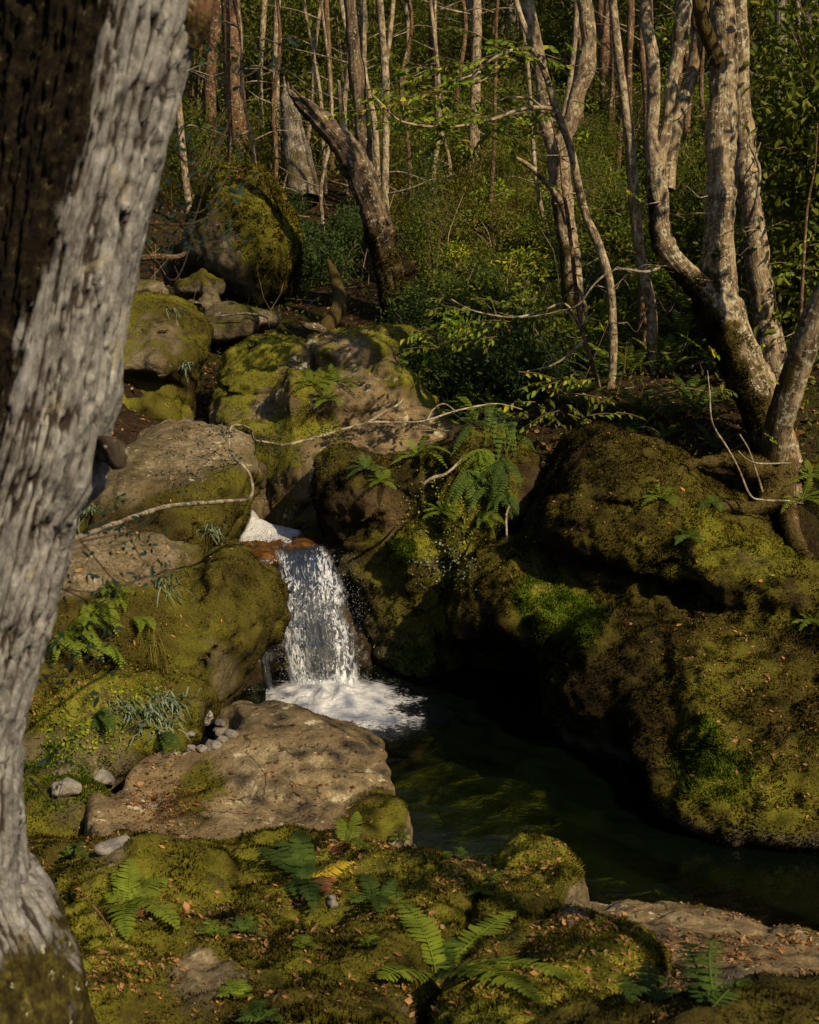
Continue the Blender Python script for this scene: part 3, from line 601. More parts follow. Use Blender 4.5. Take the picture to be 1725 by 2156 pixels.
def whitemat(name, sc, thr, stretch=(1, 1, 1), attr='flow', soft=.12, edge=True, web=True):
    g = G(name); p = g.scaled(g.attr(attr, True), stretch)
    n1 = g.noise(p, sc, 4, .6, 2.2); n2 = g.noise(p, sc * 3.2, 3, .7, .8)
    z1 = g.math('SUBTRACT', n1, .5); z2 = g.math('SUBTRACT', n2, .5)
    if web:
        w = g.math('SUBTRACT', 1, g.math('MULTIPLY', g.math('ABSOLUTE', z1), 11.0))
        f = g.math('ADD', g.math('MULTIPLY', g.math('MAXIMUM', w, -.5), 1.0), g.math('MULTIPLY', z2, 2.6))
    else:
        f = g.math('ADD', g.math('MULTIPLY', z1, 5.0), g.math('MULTIPLY', z2, 3.0))
    f = g.math('ADD', f, g.attr('dens'))
    a = g.step(f, thr - soft, thr + soft)
    nb = g.bump(g.math('ADD', n1, n2), .8, .02)
    wc = g.ramp(n2, [(.35, (.42, .46, .50)), (.6, (.84, .87, .90))] if web else [(.3, (.72, .76, .80)), (.55, (.92, .93, .94))])
    wh = g.principled(wc, .35, .5, nb, Transmission_Weight=0.0)
    tl = g.n('BsdfTranslucent', {'Color': (.75, .8, .85)}).outputs[0]
    wh = g.mixsh(.3, wh, tl)
    fr = g.n('Fresnel', {'IOR': 1.4, 'Normal': nb}).outputs[0]
    cl = g.mixsh(g.math('MINIMUM', g.math('ADD', fr, .03), 1.0), g.n('BsdfTransparent', {'Color': (.80, .83, .83)}).outputs[0], g.n('BsdfGlossy', {'Roughness': .12, 'Normal': nb}).outputs[0])
    sh = g.mixsh(a, cl, wh)
    if edge: sh = g.mixsh(g.attr('fade'), g.n('BsdfTransparent').outputs[0], sh)
    return g.done(sh)
def lerp_list(L, t):
    L = np.array(L, float); return np.stack([np.interp(t, L[:, 0], L[:, k]) for k in range(1, L.shape[1])], -1)
fall = empty('waterfall', (-.65, 10.6, 0), 'lacy white waterfall dropping over a dark step into the pool', 'waterfall')
def curtain(name, left, right, dens0, off=0., nu=70, nv=200, seed=0., mat=None, jit=.018):
    """left/right: (t, x, y, Y) down the edges of the sheet"""
    t = np.linspace(0, 1, nv); s = np.linspace(0, 1, nu)
    Lp = lerp_list(left, t); Rp = lerp_list(right, t); V = np.zeros((nu, nv, 3)); fl = np.zeros((nu, nv, 3))
    for j in range(nv):
        a = P(*Lp[j]); b = P(*Rp[j])
        V[:, j] = a + (b - a) * s[:, None]
        fl[:, j, 0] = s * np.linalg.norm(b - a); fl[:, j, 1] = t[j]
    V[:, :, 1] -= .07 * np.sin(np.pi * s)[:, None] + off
    q = np.stack([fl[:, :, 0] * 14, fl[:, :, 1] * 5, 0 * fl[:, :, 0] + seed], -1).reshape(-1, 3)
    V[:, :, 1] += jit * 1.6 * fbm(q, 1., 4, seed).reshape(nu, nv); V[:, :, 0] += jit * .5 * fbm(q, 2., 2, seed + 5).reshape(nu, nv) * np.linspace(.2, 1, nv)
    i_ = np.arange(nu * nv).reshape(nu, nv); F = np.stack([i_[:-1, :-1], i_[1:, :-1], i_[1:, 1:], i_[:-1, 1:]], -1).reshape(-1, 4)
    ed = np.minimum(s, 1 - s); e = .5 + .5 * fbm(q, .7, 3, seed + 9).reshape(nu, nv)
    e2 = fbm(np.stack([np.where(s < .5, 0., 9.)[:, None] + 0 * t[None, :], 0 * s[:, None] + t[None, :] * 6, 0 * V[:, :, 0]], -1).reshape(-1, 3), 1., 3, seed).reshape(nu, nv)
    fade = sstep(.0, .14, ed[:, None] - .05 * e - .10 * np.maximum(e2 + .2, 0)) * sstep(0, .05, t)[None, :]
    dn = dens0 + np.interp(t, [0, .12, .5, .85, 1], [-.5, .1, 0., .15, .9])[None, :] + .35 * np.cos(s * 2 * np.pi)[:, None] + .9 * fbm(q, .4, 3, seed + 2).reshape(nu, nv) - .45 * np.exp(-((s - .55) / .22) ** 2)[:, None] * (sstep(.25, .6, t) * sstep(1., .85, t))[None, :]
    return obj(name, mk(name, V.reshape(-1, 3), F, {'flow': fl.reshape(-1, 3), 'fade': fade.ravel(), 'dens': dn.ravel()}), mat, fall)
FALLM = whitemat('falling_water', 8.5, .74, (1.7, .75, 1), soft=.38); FALLN = whitemat('falling_water_fine', 17, .72, (1.8, .5, 1), soft=.4)
Lf = [(0, 574, 1154, 11.0), (.08, 574, 1170, 10.85), (.3, 577, 1250, 10.55), (.7, 590, 1362, 10.25), (1, 604, 1452, 10.08)]
Rt = [(0, 684, 1144, 11.0), (.08, 700, 1162, 10.85), (.3, 730, 1228, 10.55), (.7, 756, 1350, 10.25), (1, 768, 1450, 10.08)]
curtain('curtain', Lf, Rt, .02, 0, seed=1., mat=FALLM)
curtain('inner_curtain', Lf, Rt, -.25, -.06, seed=3., mat=FALLN)
curtain('side_trickle', [(0, 543, 1360, 10.4), (1, 556, 1466, 10.05)], [(0, 560, 1360, 10.4), (1, 584, 1466, 10.05)], -.5, 0, 20, 60, seed=5., mat=FALLM)
# upper cascade: a tumbling white sheet that smooths out over the lip
NU, NV = 70, 90
t = np.linspace(0, 1, NV); s = np.linspace(0, 1, NU)
LU = lerp_list([(0, 529, 1074, 12.05), (.25, 527, 1088, 11.8), (.6, 502, 1132, 11.6), (.85, 500, 1150, 11.4), (1, 520, 1158, 11.2)], t); RU = lerp_list([(0, 536, 1076, 12.05), (.22, 552, 1098, 11.9), (.5, 634, 1116, 11.65), (.6, 642, 1122, 11.6), (.85, 655, 1142, 11.35), (1, 690, 1152, 11.15)], t)
V = np.zeros((NU, NV, 3)); fl = np.zeros((NU, NV, 3))
for j in range(NV):
    a, b = P(*LU[j]), P(*RU[j]); V[:, j] = a + (b - a) * s[:, None]; fl[:, j, 0] = s * np.linalg.norm(b - a); fl[:, j, 1] = t[j] * .9
q = fl.reshape(-1, 3) * [9, 7, 1]
V[:, :, 2] += .012 * np.sin(np.pi * s)[:, None] + .014 * fbm(q, 1, 4).reshape(NU, NV) * (1 - .7 * t)[None, :]
i_ = np.arange(NU * NV).reshape(NU, NV); F = np.stack([i_[:-1, :-1], i_[1:, :-1], i_[1:, 1:], i_[:-1, 1:]], -1).reshape(-1, 4)
dn = np.interp(t, [0, .55, .75, .9, 1], [.7, .75, .3, -.6, -.9])[None, :] + 0 * s[:, None] + .15 * fbm(q, .6, 3, 4.).reshape(NU, NV)
fd = sstep(0, .10, np.minimum(s, 1 - s)[:, None] + .05 * fbm(q, 1, 2, 8.).reshape(NU, NV)) * sstep(0, .04, t)[None, :]
CASC = whitemat('cascade_water', 16, .0, (1.8, .5, 1), soft=.7, web=False)
tag(obj('upper_cascade', mk('upper_cascade', V.reshape(-1, 3), F, {'flow': fl.reshape(-1, 3), 'fade': fd.ravel(), 'dens': dn.ravel()}), CASC), 'white tumbling water entering above the amber lip', 'cascade')
# foam at the foot
fx = np.linspace(560, 960, 130); fy = np.linspace(1424, 1575, 90); A, B = np.meshgrid(fx, fy, indexing='ij')
V = np.array([Ppl(x, y, (.012, 0, 0, 0)) for x, y in zip(A.ravel(), B.ravel())]); fl = V * [1, 1, 0]
el = np.sqrt(((A - 722) / 150) ** 2 + ((B - 1486 - .06 * (A - 722)) / 58) ** 2).ravel(); core = np.exp(-(((A - 690) / 85) ** 2 + ((B - 1462) / 34) ** 2)).ravel()
f1 = fbm(fl, 4.5, 4, 2.); V[:, 2] += np.clip(1.1 - el, 0, 1) * (.028 + .03 * f1) + .07 * core * (.6 + .6 * fbm(fl, 14, 3, 6.))
fade = sstep(1.7, 1.1, el + .5 * f1) * sstep(1430, 1446, B.ravel() + 12 * fbm(fl, 9, 2)); dn = 3.0 - 3.3 * el + 1.8 * core + 1.8 * f1
i_ = np.arange(A.size).reshape(A.shape); F = np.stack([i_[:-1, :-1], i_[1:, :-1], i_[1:, 1:], i_[:-1, 1:]], -1).reshape(-1, 4)[:, ::-1]
FOAM = whitemat('foam_water', 9, .0, (1, 1.6, 1), soft=.7, web=False)
obj('foam', mk('foam', V, F, {'flow': fl, 'fade': fade, 'dens': dn}), FOAM, fall)
# drops
OCT = np.array([(1, 0, 0), (-1, 0, 0), (0, 1, 0), (0, -1, 0), (0, 0, 1), (0, 0, -1)], float); OF = np.array([(0, 2, 4), (2, 1, 4), (1, 3, 4), (3, 0, 4), (2, 0, 5), (1, 2, 5), (3, 1, 5), (0, 3, 5)])
def drops(C, r):
    V = (C[:, None] + OCT[None] * r[:, None, None] * [1, 1, 1.5]).reshape(-1, 3); return V, (np.arange(len(C))[:, None, None] * 6 + OF[None]).reshape(-1, 3)
C_ = []
for k in range(1100):
    w = RND.random()
    if w < .35:
        tt = RND.random() ** .8; x = np.interp(tt, [0, .3, .7, 1], [692, 725, 746, 755]) + abs(RND.gauss(0, 20)); C_.append(P(x, 1160 + 290 * tt, 10.75 - .65 * tt - RND.uniform(0, .1)))
    elif w < .55:
        tt = RND.random() ** .7; x = np.interp(tt, [0, .3, .7, 1], [582, 586, 600, 616]) - abs(RND.gauss(0, 13)); C_.append(P(x, 1165 + 285 * tt, 10.72 - .65 * tt - RND.uniform(0, .1)))
    else:
        x = RND.gauss(690, 60); C_.append(P(x, 1450 + RND.uniform(0, 60), 10.0) + [0, 0, abs(RND.gauss(0, .08)) * math.exp(-((x - 690) / 80) ** 2)])
C_ = np.array(C_); C_[:, 2] = np.maximum(C_[:, 2], .02)
V, F = drops(C_, rng.uniform(.0008, .0022, len(C_)))
g = G('water_drop'); DROP = g.done(g.principled((.8, .85, .9), .1, .8))
tag(obj('spray', mk('spray', V, F), DROP, fall), kind='stuff')

# ------------------------------------------------------------------ trees
def resample(pts, step):
    p = np.array(pts, float); n = len(p); e = np.vstack([2 * p[0] - p[1], p, 2 * p[-1] - p[-2]]); out = []
    for i in range(n - 1):
        a, b, c, d = e[i:i + 4]; k = max(1, int(math.ceil(np.linalg.norm(c[:3] - b[:3]) / step)))
        for t in np.arange(k) / k:
            out.append(.5 * ((2 * b) + (c - a) * t + (2 * a - 5 * b + 4 * c - d) * t * t + (3 * b - a - 3 * c + d) * t ** 3))
    out.append(p[-1]); return np.array(out)
def tube(pts, seg, step, disp=None, cap=True):
    """pts: x, y, z, radius. Returns verts, quads, bark coordinates"""
    q = resample(pts, step); C = q[:, :3]; r = np.maximum(q[:, 3], .0008); n = len(C)
    T = np.gradient(C, axis=0); T /= np.linalg.norm(T, axis=1, keepdims=True) + 1e-9
    e = np.array([1., 0, 0]) if abs(T[0, 0]) < .8 else np.array([0, 0, 1.]); E = np.zeros((n, 3))
    for i in range(n):
        e = e - T[i] * (e @ T[i]); e /= np.linalg.norm(e) + 1e-9; E[i] = e
    B = np.cross(T, E); th = np.arange(seg) * 2 * math.pi / seg; L = np.concatenate([[0], np.cumsum(np.linalg.norm(np.diff(C, axis=0), axis=1))])
    dr = E[:, None] * np.cos(th)[None, :, None] + B[:, None] * np.sin(th)[None, :, None]
    RR = np.repeat(r[:, None], seg, 1); bk = np.stack([RR * np.cos(th), RR * np.sin(th), np.repeat(L[:, None], seg, 1)], -1).reshape(-1, 3)
    rr = RR.ravel()
    if disp is not None: rr = rr + disp(bk, rr, C.repeat(seg, 0))
    V = C.repeat(seg, 0) + dr.reshape(-1, 3) * rr[:, None]
    i_ = np.arange(n * seg).reshape(n, seg); j_ = np.roll(i_, -1, 1)
    F = np.stack([i_[:-1], j_[:-1], j_[1:], i_[1:]], -1).reshape(-1, 4)
    if cap:
        V = np.vstack([V, C[-1] + T[-1] * r[-1] * .5]); bk = np.vstack([bk, bk[-1]]); k = len(V) - 1
        return V, F, bk, np.stack([i_[-1], j_[-1], np.full(seg, k)], 1), dr.reshape(-1, 3)
    return V, F, bk, None, dr.reshape(-1, 3)
def twig(mb, pts, seg=5, step=.05, tint=.5):
    V, F, bk, cp, _ = tube(pts, seg, step); n0 = mb.n; mb.add(V, F, tint=tint); mb.F[3].append(cp + n0)
def barkmat(name, cols, moss=1.0, lich=.5, vs=.25, sc=1.0, spot=.0):
    g = G(name); b = g.attr('bk', True); p = g.pos()
    n1 = g.noise(g.scaled(b, (1, 1, vs)), 26 * sc, 5, .65, .5); n2 = g.noise(g.scaled(b, (1, 1, vs * .6)), 70 * sc, 4, .7); n3 = g.noise(p, 6, 5, .6, .4)
    f = g.math('ADD', g.math('MULTIPLY', n1, .5), g.math('ADD', g.math('MULTIPLY', n2, .2), g.math('MULTIPLY', n3, .3)))
    c = g.ramp(f, [(.37, cols[0]), (.46, cols[1]), (.54, cols[2]), (.64, cols[3])])
    bl = g.noise(p, 5.0, 6, .7, .6); c = g.mix(g.math('MULTIPLY', g.step(bl, .50, .62), .75), c, g.mix(.35, cols[0], c)); c = g.mix(g.math('MULTIPLY', g.step(bl, .44, .34), .5), c, cols[3])
    l = g.step(g.noise(p, 30, 4, .6, .5), .60 - .08 * lich, .66 - .08 * lich)
    c = g.mix(g.math('MULTIPLY', l, .85 if lich > 0 else 0), c, (.40, .40, .27))
    if spot: c = g.mix(g.step(g.noise(p, 4.5, 4, .6), .55, .6), c, (.06, .035, .018))
    m = g.math('ADD', g.attr('moss'), g.math('ADD', g.math('MULTIPLY', g.math('SUBTRACT', n3, .5), 1.5), g.math('MULTIPLY', g.math('SUBTRACT', n1, .5), .7)))
    mn = g.noise(p, 80, 3, .75)
    mm = g.math('MULTIPLY', g.step(m, .42, .62), moss)
    c = g.mix(mm, c, g.ramp(mn, [(.3, (.024, .014, .005)), (.52, (.062, .045, .009)), (.72, (.11, .10, .015))]))
    h = g.math('ADD', g.math('MULTIPLY', n1, .7), g.math('ADD', g.math('MULTIPLY', n2, .3), g.math('MULTIPLY', mm, .15)))
    return g.done(g.principled(c, .9, .12, g.bump(h, 1., .035)))
BARK_PALE = barkmat('pale_bark', [(.06, .04, .022), (.17, .12, .07), (.37, .285, .175), (.58, .48, .33)], 1., .45, .5)
BARK_TAN = barkmat('tan_bark', [(.04, .026, .014), (.12, .085, .05), (.29, .21, .12), (.50, .40, .255)], 1., .8, .14)
BARK_BROWN = barkmat('brown_bark', [(.035, .02, .011), (.09, .05, .026), (.17, .095, .05), (.27, .17, .10)], .9, .15, .3)
BARK_GREY = barkmat('grey_bark', [(.03, .02, .013), (.10, .08, .058), (.21, .175, .135), (.34, .30, .24)], .8, .3, .12)
def limb(name, pts, parent, mat, seg=14, step=.06, rough=.10, moss=lambda C, dr: np.zeros(len(C)), seed=0., lump=.0, vs=.25, reg=None):
    def dp(bk, rr, C):
        a = np.arctan2(bk[:, 1], bk[:, 0]); k = 2.2 * vs * 4; q = np.stack([np.cos(a) * 1.5, np.sin(a) * 1.5, bk[:, 2] * k], 1)
        n2 = fbm(q * [2.3, 2.3, 1.6], 1, 2, seed + 3)
        return rr * (rough * .6 * fbm(q, 1., 3, seed) + rough * .7 * (np.abs(n2) * 2 - .5)) + lump * (np.maximum(0, fbm(C, 5.5, 3, seed + 4)) + .5 * np.maximum(0, fbm(C, 15, 2, seed + 6)))
    V, F, bk, cp, dr = tube(pts, seg, step, dp); dr = np.vstack([dr, dr[-1]])
    me = mk(name, V, [F, cp], {'bk': bk, 'moss': moss(V, dr)})
    o = obj(name, me, mat, parent)
    if reg: ROCKS[reg] = dict(V=V[:-1], F=F, N=dr[:-1], moss=moss(V, dr)[:-1] + .25 * fbm(V[:-1], 7, 2), tint=np.full(len(V) - 1, .36), o=o)
    return o
def px(L, ground=False):
    """(x, y, Y, width in pixels) -> x, y, z, radius"""
    return [[*P(x, y, d), w * .5 * m_px(d)] for x, y, d, w in L]
def thin(L, k): return [(x, y, d, w * k) for x, y, d, w in L]
def leaves(C, D, size, wr=.42, flatn=None, sd=.6):
    """six-cornered leaves folded along the midrib: positions, directions"""
    n = len(C); D = D / (np.linalg.norm(D, axis=1, keepdims=True) + 1e-9); up = np.array([.15, -.55, .55]) if flatn is None else flatn
    N = up + sd * rng.normal(size=(n, 3)); Sd = np.cross(D, N); Sd /= np.linalg.norm(Sd, axis=1, keepdims=True) + 1e-9; N = np.cross(Sd, D)
    L = (size * rng.uniform(.6, 1.25, n))[:, None]; w = L * wr * .5; dz = N * L * .10
    V = np.stack([C, C + D * L * .35 + Sd * w + dz, C + D * L * .72 + Sd * w * .72 + dz * .6, C + D * L - dz, C + D * L * .72 - Sd * w * .72 + dz * .6, C + D * L * .35 - Sd * w + dz], 1).reshape(-1, 3)
    b = np.arange(n)[:, None] * 6; return V, np.concatenate([b + [0, 3, 2, 1], b + [0, 5, 4, 3]])
def cloud(c, r, n, size, clumps=14, wr=.45, spread=.30, drop=-.2, sd=.6):
    c = np.array(c, float); r = np.array(r, float)
    K = rng.normal(size=(clumps, 3)); K /= np.linalg.norm(K, axis=1, keepdims=True); K *= rng.uniform(.35, 1., (clumps, 1)) ** .6
    k = rng.integers(0, clumps, n); q = K[k] + spread * rng.normal(size=(n, 3)) * [1, 1, .6]
    D = rng.normal(size=(n, 3)) + .6 * q + [0, 0, drop]
    V, F = leaves(c + q * r, D, size, wr, sd=sd)
    t = np.clip(.45 + .22 * rng.normal(size=clumps)[k] + .16 * rng.normal(size=n), .02, .98); return V, F, np.repeat(t, 6)
def crown(parent, c, r, n, size, mat, **kw):
    V, F, t = cloud(c, r, n, size, **kw); return obj('crown', mk('crown', V, F, {'tint': t}), mat, parent)
def mossbase(z0, z1, side=.0, amp=1.0):
    return lambda V, dr: amp * (1 - sstep(z0, z1, V[:, 2] + .5 * fbm(V, 2.5, 3, 4.))) + .4 * fbm(V, 6, 3, 8.) + side * np.clip(-dr[:, 0], -1, 1)

# --- the big grey tree close by on the left
ft = empty('near_tree', P(-160, 2100, 2.85), 'huge blurred grey tree trunk with shaggy bark close at the left edge', 'tree')
FT = [(238, -420, 2.8, 430), (220, -200, 2.8, 424), (200, 0, 2.8, 418), (150, 250, 2.8, 402), (98, 500, 2.8, 386), (52, 750, 2.8, 396), (22, 904, 2.8, 410), (-10, 1030, 2.8, 382), (-62, 1243, 2.8, 382), (-100, 1400, 2.8, 376), (-132, 1557, 2.8, 376), (-140, 1700, 2.8, 400), (-160, 1830, 2.82, 480), (-165, 1900, 2.84, 580), (-175, 1970, 2.87, 690), (-185, 2060, 2.9, 760), (-200, 2156, 2.95, 860), (-215, 2350, 3.0, 980)]
def ftd(bk, rr, C):
    a = np.arctan2(bk[:, 1], bk[:, 0]); q = np.stack([np.cos(a) * 2.1, np.sin(a) * 2.1, bk[:, 2] * 1.0], 1); q[:, 0] += .15 * np.sin(bk[:, 2] * 2.2)
    q[:, :2] += np.stack([.10 * fbm(q * [2, 2, 7], 1, 2, 1.), .10 * fbm(q * [2, 2, 7], 1, 2, 21.)], 1); n1 = fbm(q * [6.5, 6.5, 4.6], 1, 4, 3., .58); n2 = fbm(q * [12, 12, 13], 1, 3, 7.)
    fu = np.exp(-(n1 / .15) ** 2) * 1.05 + np.exp(-(n2 / .15) ** 2) * .6 * sstep(-.1, .3, fbm(q, 3., 2, 11.))
    ftd.f = fu; low = sstep(2.12, 1.85, C[:, 2])
    d = -.020 * fu * (1 - .6 * low) + .009 * fbm(q, 2.2, 3, 5.) + .004 * fbm(q * [14, 14, 8], 1, 2, 8.)
    K = lambda x, y, r, am: am * np.exp(-((C[:, 2] - P(x, y, 2.8)[2]) / r) ** 2) * np.clip(np.cos(a - .15), 0, 1) ** 6
    d = d + K(240, 955, .05, .022) + K(255, 790, .05, .012)
    root = np.clip(np.cos(a * 2.0 + .9), 0, 1) * low * .05
    return d + root
V, F, bk, cp, dr = tube(px(FT[::-1]), 250, .0068, ftd, cap=True); dr = np.vstack([dr, dr[-1]]); fu = np.append(ftd.f, 0)
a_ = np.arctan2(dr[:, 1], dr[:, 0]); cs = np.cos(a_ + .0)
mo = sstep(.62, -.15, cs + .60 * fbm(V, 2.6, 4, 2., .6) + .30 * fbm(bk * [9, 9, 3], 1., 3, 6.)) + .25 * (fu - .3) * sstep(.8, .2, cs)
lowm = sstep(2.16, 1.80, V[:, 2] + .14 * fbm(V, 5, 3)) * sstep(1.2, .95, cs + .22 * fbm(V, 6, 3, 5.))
g = G('shaggy_bark'); b = g.attr('bk', True); fuv = g.attr('furrow'); p = g.pos()
n1 = g.noise(g.scaled(b, (1, 1, .30)), 70, 6, .75); n3 = g.noise(p, 9, 5, .6, .5); n4 = g.noise(g.scaled(b, (1, 1, .4)), 130, 3, .7)
f = g.math('ADD', g.math('MULTIPLY', n1, .55), g.math('ADD', g.math('MULTIPLY', n3, .25), g.math('MULTIPLY', n4, .2)))
c = g.ramp(f, [(.37, (.050, .046, .040)), (.46, (.135, .13, .12)), (.55, (.255, .25, .235)), (.66, (.43, .425, .41))])
c = g.mix(g.math('MULTIPLY', g.step(fuv, .48, .92), .95), c, (.030, .021, .015))
c = g.mix(g.math('MULTIPLY', g.step(n3, .60, .68), .5), c, (.30, .27, .16))
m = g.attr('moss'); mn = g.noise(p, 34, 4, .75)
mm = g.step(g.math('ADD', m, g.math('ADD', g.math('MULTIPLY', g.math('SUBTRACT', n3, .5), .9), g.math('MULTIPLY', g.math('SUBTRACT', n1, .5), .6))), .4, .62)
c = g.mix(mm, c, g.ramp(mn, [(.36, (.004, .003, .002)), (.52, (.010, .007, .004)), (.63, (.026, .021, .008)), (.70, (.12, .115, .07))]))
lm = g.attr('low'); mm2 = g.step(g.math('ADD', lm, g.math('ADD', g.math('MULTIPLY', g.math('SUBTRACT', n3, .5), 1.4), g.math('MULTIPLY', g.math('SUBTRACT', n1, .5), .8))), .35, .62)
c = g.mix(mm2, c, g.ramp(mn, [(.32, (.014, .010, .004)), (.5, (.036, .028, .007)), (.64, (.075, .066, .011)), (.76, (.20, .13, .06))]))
ll = g.step(g.noise(p, 16, 4, .6, .6), .63, .67); c = g.mix(g.math('MULTIPLY', g.math('MULTIPLY', ll, g.step(g.attr('lich'), .2, .6)), .85), c, (.36, .37, .24))
SHAG = g.done(g.principled(c, .92, .1, g.bump(g.math('ADD', n1, g.math('MULTIPLY', mn, mm)), .8, .008)))
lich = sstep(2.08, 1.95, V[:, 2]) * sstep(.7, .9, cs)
obj('trunk', mk('trunk', V, [F, cp], {'bk': bk, 'furrow': fu, 'moss': mo, 'low': lowm, 'lich': lich}), SHAG, ft)
# its dead branch reaching out over the stream, with a few dark sprays
BR = barkmat('branch_bark', [(.05, .036, .022), (.16, .12, .075), (.34, .28, .195), (.54, .48, .37)], .7, .5, .5)
bp = [(120, 1150, 2.95, 16), (170, 1130, 3.4, 19), (230, 1108, 4.2, 19), (290, 1086, 5.0, 17), (345, 1068, 5.6, 16), (400, 1061, 6.2, 15), (470, 1056, 6.8, 13), (526, 1048, 7.2, 12), (530, 1012, 7.3, 10), (516, 985, 7.35, 10), (498, 970, 7.4, 10), (484, 945, 7.5, 9), (484, 915, 7.6, 8), (490, 897, 7.7, 8), (512, 896, 7.9, 8), (531, 906, 8.1, 8)]
bp2 = [(529, 905, 8.1, 8), (536, 926, 8.2, 7), (562, 931, 8.4, 8), (600, 936, 8.6, 9), (650, 925, 8.8, 9), (700, 911, 9.0, 9), (740, 899, 9.1, 8), (780, 889, 9.25, 8), (830, 889, 9.4, 6), (880, 888, 9.5, 6), (915, 880, 9.6, 7), (950, 868, 9.7, 6), (1000, 856, 9.9, 5), (1050, 850, 10, 3.5), (1100, 862, 10.1, 2)]
for nm, L in (('branch', bp), ('branch', bp2)):
    limb(nm, px(thin(L, .58)), ft, BR, 9, .02, .3, lambda C, dr: .18 - .3 * dr[:, 2], 5., .004)
limb('branch', px([(776, 889, 9.25, 7), (808, 870, 9.3, 7), (838, 852, 9.35, 5), (850, 838, 9.4, 3)]), ft, BR, 7, .03, .15)
limb('branch', px([(900, 884, 9.55, 4), (912, 862, 9.6, 4), (935, 850, 9.6, 3), (960, 866, 9.7, 2)]), ft, BR, 6, .03, .1)
mb = MB(); tw = MB()
def side_spray(x0, y0, d0, x1, y1, d1, nl, size, jit=.03, lt=.4):
    a, b = P(x0, y0, d0), P(x1, y1, d1); L = np.linalg.norm(b - a); mid = (a + b) / 2 + [0, 0, -.08 * L + .05 * RND.uniform(-1, 1)]
    twig(tw, [[*a, .0022], [*mid, .0016], [*b, .0008]], 4, .06, .12)
    t = rng.random(nl); c = (a * ((1 - t) ** 2)[:, None] + 2 * mid * (t * (1 - t))[:, None] + b * (t ** 2)[:, None]) + rng.normal(0, jit, (nl, 3)) * [1, 1, .5]
    D = (b - a) / L + .9 * rng.normal(size=(nl, 3)); V, F = leaves(c, D, size, .4, sd=.5); mb.add(V, F, tint=np.repeat(np.clip(rng.normal(lt, .2, nl), 0, 1), 6))
for (x, y, d, dx, dy, n_) in [(420, 1060, 6.3, -80, -110, 50), (500, 970, 7.4, -110, -30, 60), (505, 975, 7.4, -150, 30, 60), (540, 925, 8.2, 80, -40, 45), (600, 936, 8.6, 90, 60, 50), (560, 930, 8.4, 40, 90, 45), (490, 920, 7.5, -60, -20, 45), (700, 911, 9, 60, 50, 40), (640, 926, 8.8, 70, -70, 40), (880, 888, 9.5, 120, 40, 45), (950, 868, 9.7, 110, 20, 50), (1000, 856, 9.9, 120, 30, 45),
                              (345, 1068, 5.6, -90, 60, 30), (260, 1098, 4.6, 80, 120, 24), (200, 1120, 3.9, 70, -60, 30)]:
    for k in range(2): side_spray(x, y, d, x + dx * RND.uniform(.6, 1.2) + RND.gauss(0, 12), y + dy * RND.uniform(.5, 1.2) + RND.gauss(0, 12), d + RND.uniform(-.2, .3), n_ // 2, .022 + .002 * (d < 5))
for (x, y, d, x1, y1, n_) in [(330, 400, 2.95, 470, 345, 20), (310, 470, 3., 520, 430, 26), (350, 300, 2.95, 470, 240, 20), (300, 520, 3., 420, 480, 22), (420, 60, 2.9, 560, 110, 22), (100, 1330, 2.9, 215, 1310, 26), (90, 1420, 2.9, 190, 1400, 16), (70, 1650, 2.9, 120, 1600, 8), (130, 1240, 2.9, 270, 1180, 26), (170, 1140, 3.0, 300, 1120, 18)]:
    for k in range(2): side_spray(x, y, d, x1 + RND.gauss(0, 25), y1 + RND.gauss(0, 20), d + RND.uniform(.4, 1.4), n_, .026, .05, .30)
tag(obj('foliage', mb.mesh('foliage'), LEAF_N, ft), kind='stuff'); tag(obj('twig', tw.mesh('twig'), TWIG, ft), kind='stuff')
limb('branch_stub', [[*P(400, 90, 2.78), .02], [*P(420, 30, 2.76), .022], [*P(432, -40, 2.76), .024]], ft, BARK_BROWN, 18, .015, .5, lambda C, dr: .3 + 0 * C[:, 0], lump=.02)
WOODD = barkmat('dark_knot', [(.012, .009, .006), (.03, .022, .015), (.06, .045, .03), (.11, .085, .06)], .8, .2, .3)
# mossy knuckle where an old branch was
limb('branch_stub', [[*P(205, 935, 2.80), .022], [*P(240, 950, 2.72), .021], [*P(250, 985, 2.70), .009]], ft, WOODD, 18, .012, .5, lambda C, dr: .3 + 0 * C[:, 0], lump=.015)

# --- the forked tree on the right
T4 = empty('forked_tree', P(1640, 985, 10.6), 'thick forked tree with mossy leaning trunk on the right bank', 'tree')
mo4 = mossbase(2.2, 4.2, .22, .55)
limb('trunk', px(thin([(1668, 1080, 10.3, 90), (1650, 1000, 10.6, 120), (1632, 930, 10.7, 118), (1605, 860, 10.8, 116), (1570, 780, 10.9, 120), (1535, 700, 11, 132), (1510, 640, 11, 135), (1510, 580, 11, 105), (1514, 500, 11, 84), (1518, 400, 11, 76), (1520, 250, 11.05, 72), (1526, 100, 11.1, 66), (1520, 0, 11.1, 64), (1520, -350, 11.3, 54), (1500, -900, 11.6, 30)], .72)), T4, BARK_TAN, 44, .03, .16, mo4, 1., .04, .2, reg='t4')
limb('limb', px(thin([(1525, 690, 11, 95), (1490, 625, 10.95, 78), (1445, 575, 10.9, 62), (1405, 530, 10.85, 54), (1390, 480, 10.85, 54), (1387, 420, 10.85, 54), (1380, 370, 10.85, 52), (1384, 330, 10.85, 50), (1400, 290, 10.85, 34), (1412, 200, 10.85, 30), (1425, 120, 10.9, 30), (1442, 0, 10.9, 28), (1470, -300, 11, 22), (1480, -600, 11.2, 10)], .72)), T4, BARK_TAN, 32, .03, .16, mo4, 2., .04, .25, reg='t4b')
